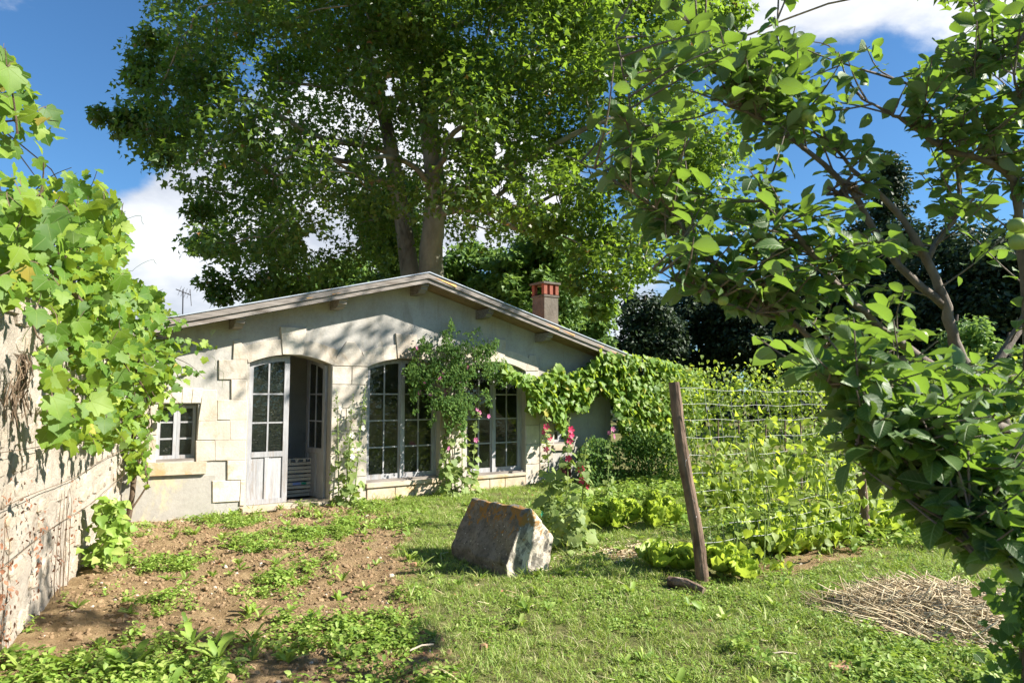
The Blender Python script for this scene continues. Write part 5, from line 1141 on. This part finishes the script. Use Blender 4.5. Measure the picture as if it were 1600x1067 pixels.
x_, y_ = area(16000, -4, 9, 3.4, 14); al = np.abs(np.stack([x_-OO[0], y_-OO[1]], 1)@NN[:2]-.2); e1 = np.exp(-(al/.14)**2); e2 = np.exp(-((x_-.15)/.25)**2-((y_-6.15)/.14)**2)*1.0+np.exp(-((x_-.62)/.12)**2-((y_-6.7)/.4)**2)*.9+np.exp(-((x_+.45)/.3)**2-((y_-6.55)/.2)**2)*.5; e3 = .25*np.clip(fbm(x_, y_, 80)*4-2.3, 0, 1)*turf(x_, y_); P_ = thin(x_, y_, np.clip(e1*.7+e2+e3, 0, 1)*.6)
scatter('tall_grass', P_, RNG.uniform(.4, 1.0, len(P_)), tT, 'taller grass blades along the house foot and around the block', cat='grass')
x_, y_ = area(9000, -1, 11, 7.2, 13.5); P_ = thin(x_, y_, np.clip(fbm(x_*.8, y_*.8, 91)*4-2.0, 0, 1)*.35*(x_ > .6)); scatter('bed_herbs', P_, RNG.uniform(.9, 2.0, len(P_)), hT, 'leafy herbs filling the middle garden bed', cat='herbs')
x_, y_ = area(13300, 1.4, 4.6, 3.3, 5.0); P_ = thin(x_, y_, np.clip((4.75-y_+(fbm(x_*2, y_*2, 111)-.5)*1.2)/.9, 0, 1)*np.clip((x_-1.3)/1.2, 0, 1)*.42*np.clip(fbm(x_*3, y_*3, 112)*4-1.3, .1, 1)); scatter('speedwell', P_, RNG.uniform(.5, .95, len(P_)), hT+cT, 'low leafy speedwell carpet below the straw at bottom right', cat='ground cover')
n = 2600; x_, y_ = area(9000, -4, 8, 3.3, 12); P_ = thin(x_, y_, np.clip(fbm(x_*1.4, y_*1.4, 99)*3-1.1, .05, 1)*.5); P_[:, 2] += .02; n = len(P_); d = rv(n); d[:, 2] *= .2
o = joined('fallen_leaves', SMALL, P_, frames(np.array([0, 0, 1.])+rv(n, .4), d), RNG.uniform(.012, .035, n), M['deadleaf']); tag(o, 'small brown fallen leaves scattered over lawn and soil', 'leaves')
x_, y_ = area(7000, -4, 8, 3.3, 12); P_ = thin(x_, y_, np.clip(fbm(x_*1.1, y_*1.1, 101)*3-1.2, .05, 1)*.45*(.3+turf(x_, y_))); P_[:, 2] += .025; n = len(P_); d = rv(n); d[:, 2] *= .2
o = joined('dry_stalks', STR, P_, frames(np.array([0, 0, 1.])+rv(n, .3), d), RNG.uniform(.03, .11, n), M['straw']); tag(o, 'pale dry stalks and clippings strewn through the grass', 'litter')
# clods and pebbles
def rock(seed):
    bm = bmesh.new(); bmesh.ops.create_icosphere(bm, subdivisions=1, radius=1)
    for v in bm.verts: v.co *= 1+.35*mnoise.noise(v.co*1.3+Vector((seed*7, 0, 0))); v.co.z *= .6
    me = bpy.data.meshes.new('clod'); bm.to_mesh(me); bm.free(); return me
cl = []
for q in range(4): me = rock(q); me.materials.append(M['clod']); cl.append(bpy.data.objects.new('clod', me))
pl = []
for q in range(3): me = rock(q+9); me.materials.append(M['pebble']); pl.append(bpy.data.objects.new('pebble', me))
x_, y_ = area(30000, -5.2, 1, 3.2, 11); P_ = thin(x_, y_, (1-turf(x_, y_))*.75); scatter('soil_clods', P_, np.abs(RNG.normal(0, .012, len(P_)))+.003, cl, 'crumbly brown soil clods over the bare bed', .5, 'soil')
x_, y_ = area(3300, -5.2, 4, 3.2, 11); P_ = thin(x_, y_, (1.05-turf(x_, y_))*.3); scatter('pebbles', P_, np.abs(RNG.normal(0, .008, len(P_)))+.004, pl, 'scattered pale pebbles on the soil', .5, 'pebbles')
n = 900; q = RNG.normal(0, 1, (n, 2)); P_ = np.stack([-4.75+q[:, 0]*.42, 9.05+q[:, 1]*.22, np.full(n, .0)], 1); P_[:, 2] = gh(P_[:, 0], P_[:, 1])+.012
ok = ((P_[:, :2]-OO[:2])@NN[:2] > .03) & ((P_[:, :2]-WA)@wn[:2] > .02); P_ = P_[ok]; n = len(P_)
d = rv(n); d[:, 2] *= .15; o = joined('dry_litter', STR, P_, frames(np.array([0, 0, 1.])+rv(n, .2), d), RNG.uniform(.03, .1, n), M['straw']); tag(o, 'pinkish dry plant litter heaped in the wall corner', 'litter')
n = 1500; P_ = np.stack([RNG.normal(1.25, .6, n), RNG.normal(7.15, .28, n), np.zeros(n)], 1); P_[:, 2] = gh(P_[:, 0], P_[:, 1])+.012
d = rv(n); d[:, 2] *= .15; o = joined('dry_litter', SMALL, P_, frames(np.array([0, 0, 1.])+rv(n, .3), d), RNG.uniform(.02, .05, n), M['deadleaf'] if False else M['straw']); tag(o, 'dry brown leaf litter on the bed behind the leaning post', 'litter')
# larger single weeds in the bed
n_w = 0
NUM = 'nearest second third fourth fifth sixth seventh eighth ninth tenth eleventh twelfth thirteenth fourteenth fifteenth sixteenth seventeenth eighteenth nineteenth furthest'.split(); wi = 0
for px, py, s_ in sorted(((340, 1035, .21), (300, 1012, .16), (450, 1040, .13), (432, 885, .14), (470, 908, .12), (395, 1002, .12), (205, 1045, .2), (120, 1050, .18), (30, 1050, .16), (255, 1046, .16), (545, 1030, .12), (490, 975, .1), (405, 965, .12), (375, 890, .1), (290, 905, .1), (345, 850, .1), (395, 1035, .14), (560, 1000, .09), (535, 905, .1), (570, 925, .08)), key=lambda q: -q[1]-q[0]*.001):
    c = gr(px, py); c[2] = float(gh(c[0], c[1])); n = random.randint(6, 10)
    T = thing('dock_weed', c, 'broad leaved dock weed in the bare soil, %s counting away from the viewer' % NUM[wi], 'weed', 'dock weeds in the soil bed'); wi += 1
    for i_ in range(n):
        a_ = i_*2.4+random.random(); e = random.uniform(.35, 1.25); dv = np.array([math.cos(a_)*math.cos(e), math.sin(a_)*math.cos(e), math.sin(e)]); R = frames(np.array([[-dv[0], -dv[1], .5]])+rv(1, .2), dv[None])[0]
        leafobj('leaf', 'dock_leaf', DAND, c+dv*.01, R, s_*random.uniform(.55, 1.1), M['weed'], T)

# ------------------------------------------------------------------ apple tree, near right
AT = thing('apple_tree', at(1640, 1150, 3.6)*np.array([1, 1, 0]), 'near apple tree with glossy leaves, grey limbs and green apples at right', 'tree')
LM = [  # (px, py, depth, radius)
 [(1625, 1170, 3.6, .085), (1612, 1000, 3.55, .075), (1625, 850, 3.45, .065), (1605, 720, 3.3, .055)],
 [(1605, 720, 3.3, .05), (1565, 655, 3.2, .042), (1530, 605, 3.1, .038), (1495, 545, 3.05, .034), (1478, 480, 3.0, .03), (1448, 405, 2.95, .024), (1400, 330, 2.9, .018), (1330, 262, 2.8, .012)],
 [(1500, 665, 3.25, .03), (1540, 595, 3.2, .03), (1605, 490, 3.3, .026), (1680, 330, 3.5, .022), (1750, 150, 3.8, .016)],
 [(1625, 850, 3.4, .04), (1590, 695, 2.75, .03), (1530, 655, 2.5, .026), (1470, 612, 2.35, .02), (1390, 608, 2.2, .012), (1290, 600, 2.0, .007)],
 [(1530, 605, 3.1, .026), (1440, 560, 2.9, .022), (1350, 488, 2.75, .018), (1290, 425, 2.65, .015), (1240, 360, 2.55, .012), (1192, 315, 2.5, .009)],
 [(1478, 480, 3.0, .024), (1390, 400, 2.9, .02), (1330, 300, 2.8, .016), (1260, 235, 2.7, .013), (1195, 190, 2.6, .01), (1130, 160, 2.5, .007)],
 [(1440, 560, 2.9, .022), (1330, 560, 2.85, .018), (1230, 500, 2.75, .014), (1130, 425, 2.6, .012), (1060, 350, 2.5, .01), (1000, 255, 2.4, .007)],
 [(1000, 255, 2.4, .006), (990, 200, 2.35, .005), (975, 120, 2.3, .004), (963, 45, 2.3, .003)],
 [(1060, 350, 2.5, .006), (1000, 310, 2.4, .005), (940, 270, 2.35, .004), (885, 245, 2.35, .003)],
 [(1195, 190, 2.6, .007), (1130, 110, 2.5, .005), (1080, 40, 2.45, .003)],
 [(1330, 262, 2.8, .01), (1270, 190, 2.7, .007), (1230, 110, 2.65, .005), (1215, 30, 2.6, .003)],
 [(1610, 600, 3.2, .03), (1592, 330, 3.0, .026), (1560, 260, 2.9, .02), (1480, 235, 2.8, .014), (1415, 190, 2.75, .01), (1370, 168, 2.7, .007), (1335, 145, 2.65, .004)],
 [(1560, 260, 2.9, .014), (1525, 180, 2.85, .009), (1520, 100, 2.8, .006), (1560, 60, 2.8, .004)],
 [(1625, 850, 3.4, .03), (1585, 860, 2.7, .02), (1520, 800, 2.3, .016), (1460, 745, 2.15, .012), (1400, 700, 2.05, .008), (1340, 690, 2.0, .005)],
 [(1585, 860, 2.7, .014), (1560, 850, 2.2, .01), (1510, 830, 2.0, .007), (1530, 880, 1.9, .004)],
 [(1680, 330, 3.5, .02), (1640, 180, 3.6, .015), (1560, 60, 3.7, .01), (1450, -60, 3.8, .006)],
 [(1680, 330, 3.5, .025), (1850, 200, 3.9, .018), (2050, 50, 4.2, .01)],
 [(1448, 405, 2.95, .018), (1500, 300, 3.1, .014), (1440, 150, 3.2, .01), (1320, 100, 3.1, .006)],
 [(1592, 330, 3.0, .014), (1650, 250, 3.0, .01), (1590, 150, 2.7, .007), (1590, 70, 2.6, .004)],
 [(1230, 500, 2.75, .01), (1150, 480, 2.6, .007), (1080, 450, 2.5, .005), (1020, 420, 2.45, .003)],
 [(1680, 330, 3.5, .02), (1620, 100, 4.1, .014), (1560, -100, 4.4, .01), (1450, -200, 4.6, .006)],
 [(1750, 150, 3.8, .014), (1720, -60, 4.3, .01), (1640, -200, 4.6, .006)],
]
lp = []; 
for L in LM:
    P3 = np.array([at(*q[:3]) for q in L]); sp_ = smoothpts(P3, 5); rr_ = np.interp(np.linspace(0, 1, len(sp_)), np.linspace(0, 1, len(L)), [q[3] for q in L])
    rr_ = rr_*.74*np.array([random.uniform(.93, 1.09) for _ in rr_]); g = G(); g.tube(sp_+rv(len(sp_), .003), rr_, 8, rough=.05); g.put('trunk' if L is LM[0] else 'limb', M['bark'], AT, smooth=True)
    for p_, r_ in zip(sp_, rr_): lp.append((*p_, r_))
lp = np.array(lp)
AP = [(880, 235), (900, 170), (935, 130), (940, 50), (975, 25), (1000, 60), (1010, 130), (1060, 100), (1060, 20), (1100, -40), (1150, 40), (1180, 60), (1200, 10), (1240, 20), (1265, 70), (1350, 50), (1365, 90), (1300, 130), (1330, 215), (1400, 230), (1440, 240), (1420, 150), (1400, 110), (1450, 60), (1530, 30), (1700, -60), (1900, -50), (1900, 1000), (1680, 1000), (1590, 940), (1510, 880), (1475, 800), (1440, 770), (1330, 740), (1310, 660), (1250, 560), (1180, 540), (1130, 480), (1030, 440), (1020, 400), (1090, 400), (1060, 380), (960, 310)]
tw_ = G(); LPs, LRs, LSs = [], [], []
cnt = 0; tries = 0
while cnt < 860 and tries < 40000:
    tries += 1
    q = lp[random.randrange(len(lp))]
    if q[3] > .022 or (q[3] > .012 and random.random() < .72): continue
    b = q[:3]; L = random.uniform(.1, .4); dv = rv(1)[0]; dv[2] = abs(dv[2])*.8+.1; dv /= np.linalg.norm(dv)
    e = b+dv*L; ex, ey = proj(e); 
    if not inpoly(ex, ey, AP): 
        if ex < 1640 and ey > -30: continue
    if cnt > 640 and not (ey > 560 and ex < 1650): continue
    if ey < 420 and ex < 1600 and fbm(ex/60, ey/60, 140, 2) < .36: continue
    if 1270 < ex < 1410 and 110 < ey < 215 and random.random() < .8: continue
    if 1400 < ex < 1600 and 380 < ey < 600 and random.random() < .72: continue
    if ey > 960: continue
    if ey < 330 and random.random() < .25: continue
    cnt += 1; pts = smoothpts([b, b+dv*L*.5+rv(1, .012)[0], e], 3); tw_.tube(pts, np.linspace(.0045, .002, len(pts)), 5)
    nl = random.randint(6, 9); ph = random.random()*6
    for i_ in range(nl):
        u = .25+.75*(i_+random.random()*.5)/nl; p_ = b+dv*L*min(u, 1); a_ = ph+i_*2.4; sd = np.cross(dv, [math.cos(a_), math.sin(a_), .2]); sd /= np.linalg.norm(sd)+1e-6
        d_ = sd*.9+dv*.55+np.array([0, 0, -.15])+rv(1, .15)[0]; n_ = np.array([0.15, -.1, 1.])+rv(1, .5)[0]
        LPs.append(p_+sd*.012); LRs.append(frames(n_[None], d_[None])[0]); LSs.append(random.uniform(.042, .094))
tw_.put('twigs', M['bark'], AT, kind='stuff')
# extra leaves for the big upright leader twigs
LPs = np.array(LPs); LRs = np.array(LRs); LSs = np.array(LSs); px, py = proj(LPs); scr = LSs/LPs[:, 1]*((px > 0) & (px < 1600) & (py > 0) & (py < 1067)); order = np.argsort(-scr)
for j_ in order[:299]: k_ = random.randrange(4); leafobj('leaf', 'apple_leaf_%s' % 'abcd'[k_], APPLE[k_], LPs[j_], LRs[j_], LSs[j_], M['apple_leaf'], AT)
VV, FF, LU, nb_ = [], [], [], 0
for k_ in range(4):
    idx = order[299+k_::4]; V, Fc = inst(APPLE[k_], LPs[idx], LRs[idx], LSs[idx]); VV.append(V); LU.append(np.tile(APPLE[k_][0], (len(idx), 1))); FF.append(Fc+nb_); nb_ += len(V)
setluv(put('foliage', np.vstack(VV), np.vstack(FF), M['apple_leaf'], AT, 'stuff', True).data, np.vstack(LU))
def apple(px, py, Yd, r_):
    p_ = at(px, py, Yd); bm = bmesh.new(); bmesh.ops.create_uvsphere(bm, u_segments=16, v_segments=12, radius=r_)
    for v in bm.verts:
        rr_ = math.hypot(v.co.x, v.co.y)/r_; v.co.z *= .92; v.co.z -= math.copysign(.22*r_*math.exp(-(rr_/.28)**2), v.co.z)
    me = bpy.data.meshes.new('apple'); bm.to_mesh(me); bm.free(); me.polygons.foreach_set('use_smooth', [True]*len(me.polygons)); place('apple', me, M['apple'], AT, p_)
for a_ in ((1252, 168, 2.6, .03), (1262, 182, 2.58, .028), (1245, 176, 2.62, .027), (1588, 352, 2.45, .03), (1592, 378, 2.45, .034), (1600, 362, 2.5, .03), (1440, 525, 2.5, .022), (1130, 470, 2.5, .02)): apple(*a_)
g = G()
for _ in range(14):
    p_ = at(1322, 300, 2.7)+rv(1, .014)[0]; g.tube([p_, p_+rv(1, .02)[0], p_+rv(1, .03)[0]], .008, 5)
g.put('withered_fruit', M['vine_stem'], AT)

n = 420; u = RNG.random(n)**.8; tb_ = at(1612, 1000, 3.55); lo_ = at(1625, 1170, 3.6); P_ = lo_+(at(1622, 890, 3.45)-lo_)*u[:, None]+rv(n, .09)
iv = thing('ivy', lo_, 'dark ivy leaves clothing the lower trunk of the apple tree', 'ivy')
joined('foliage', VINE, P_, frames(np.array([-.4, -.7, .4])+rv(n, .5), np.array([0, 0, -1.])+rv(n, .5)), RNG.uniform(.04, .08, n), M['apple_leaf'], iv)
g = G(); g.tube(smoothpts([lo_+[-.08, -.06, 0], lo_+(at(1622, 890, 3.45)-lo_)*.5+[-.1, -.03, 0], at(1615, 900, 3.4)], 4), .008, 5); g.put('stem', M['vine_stem'], iv)
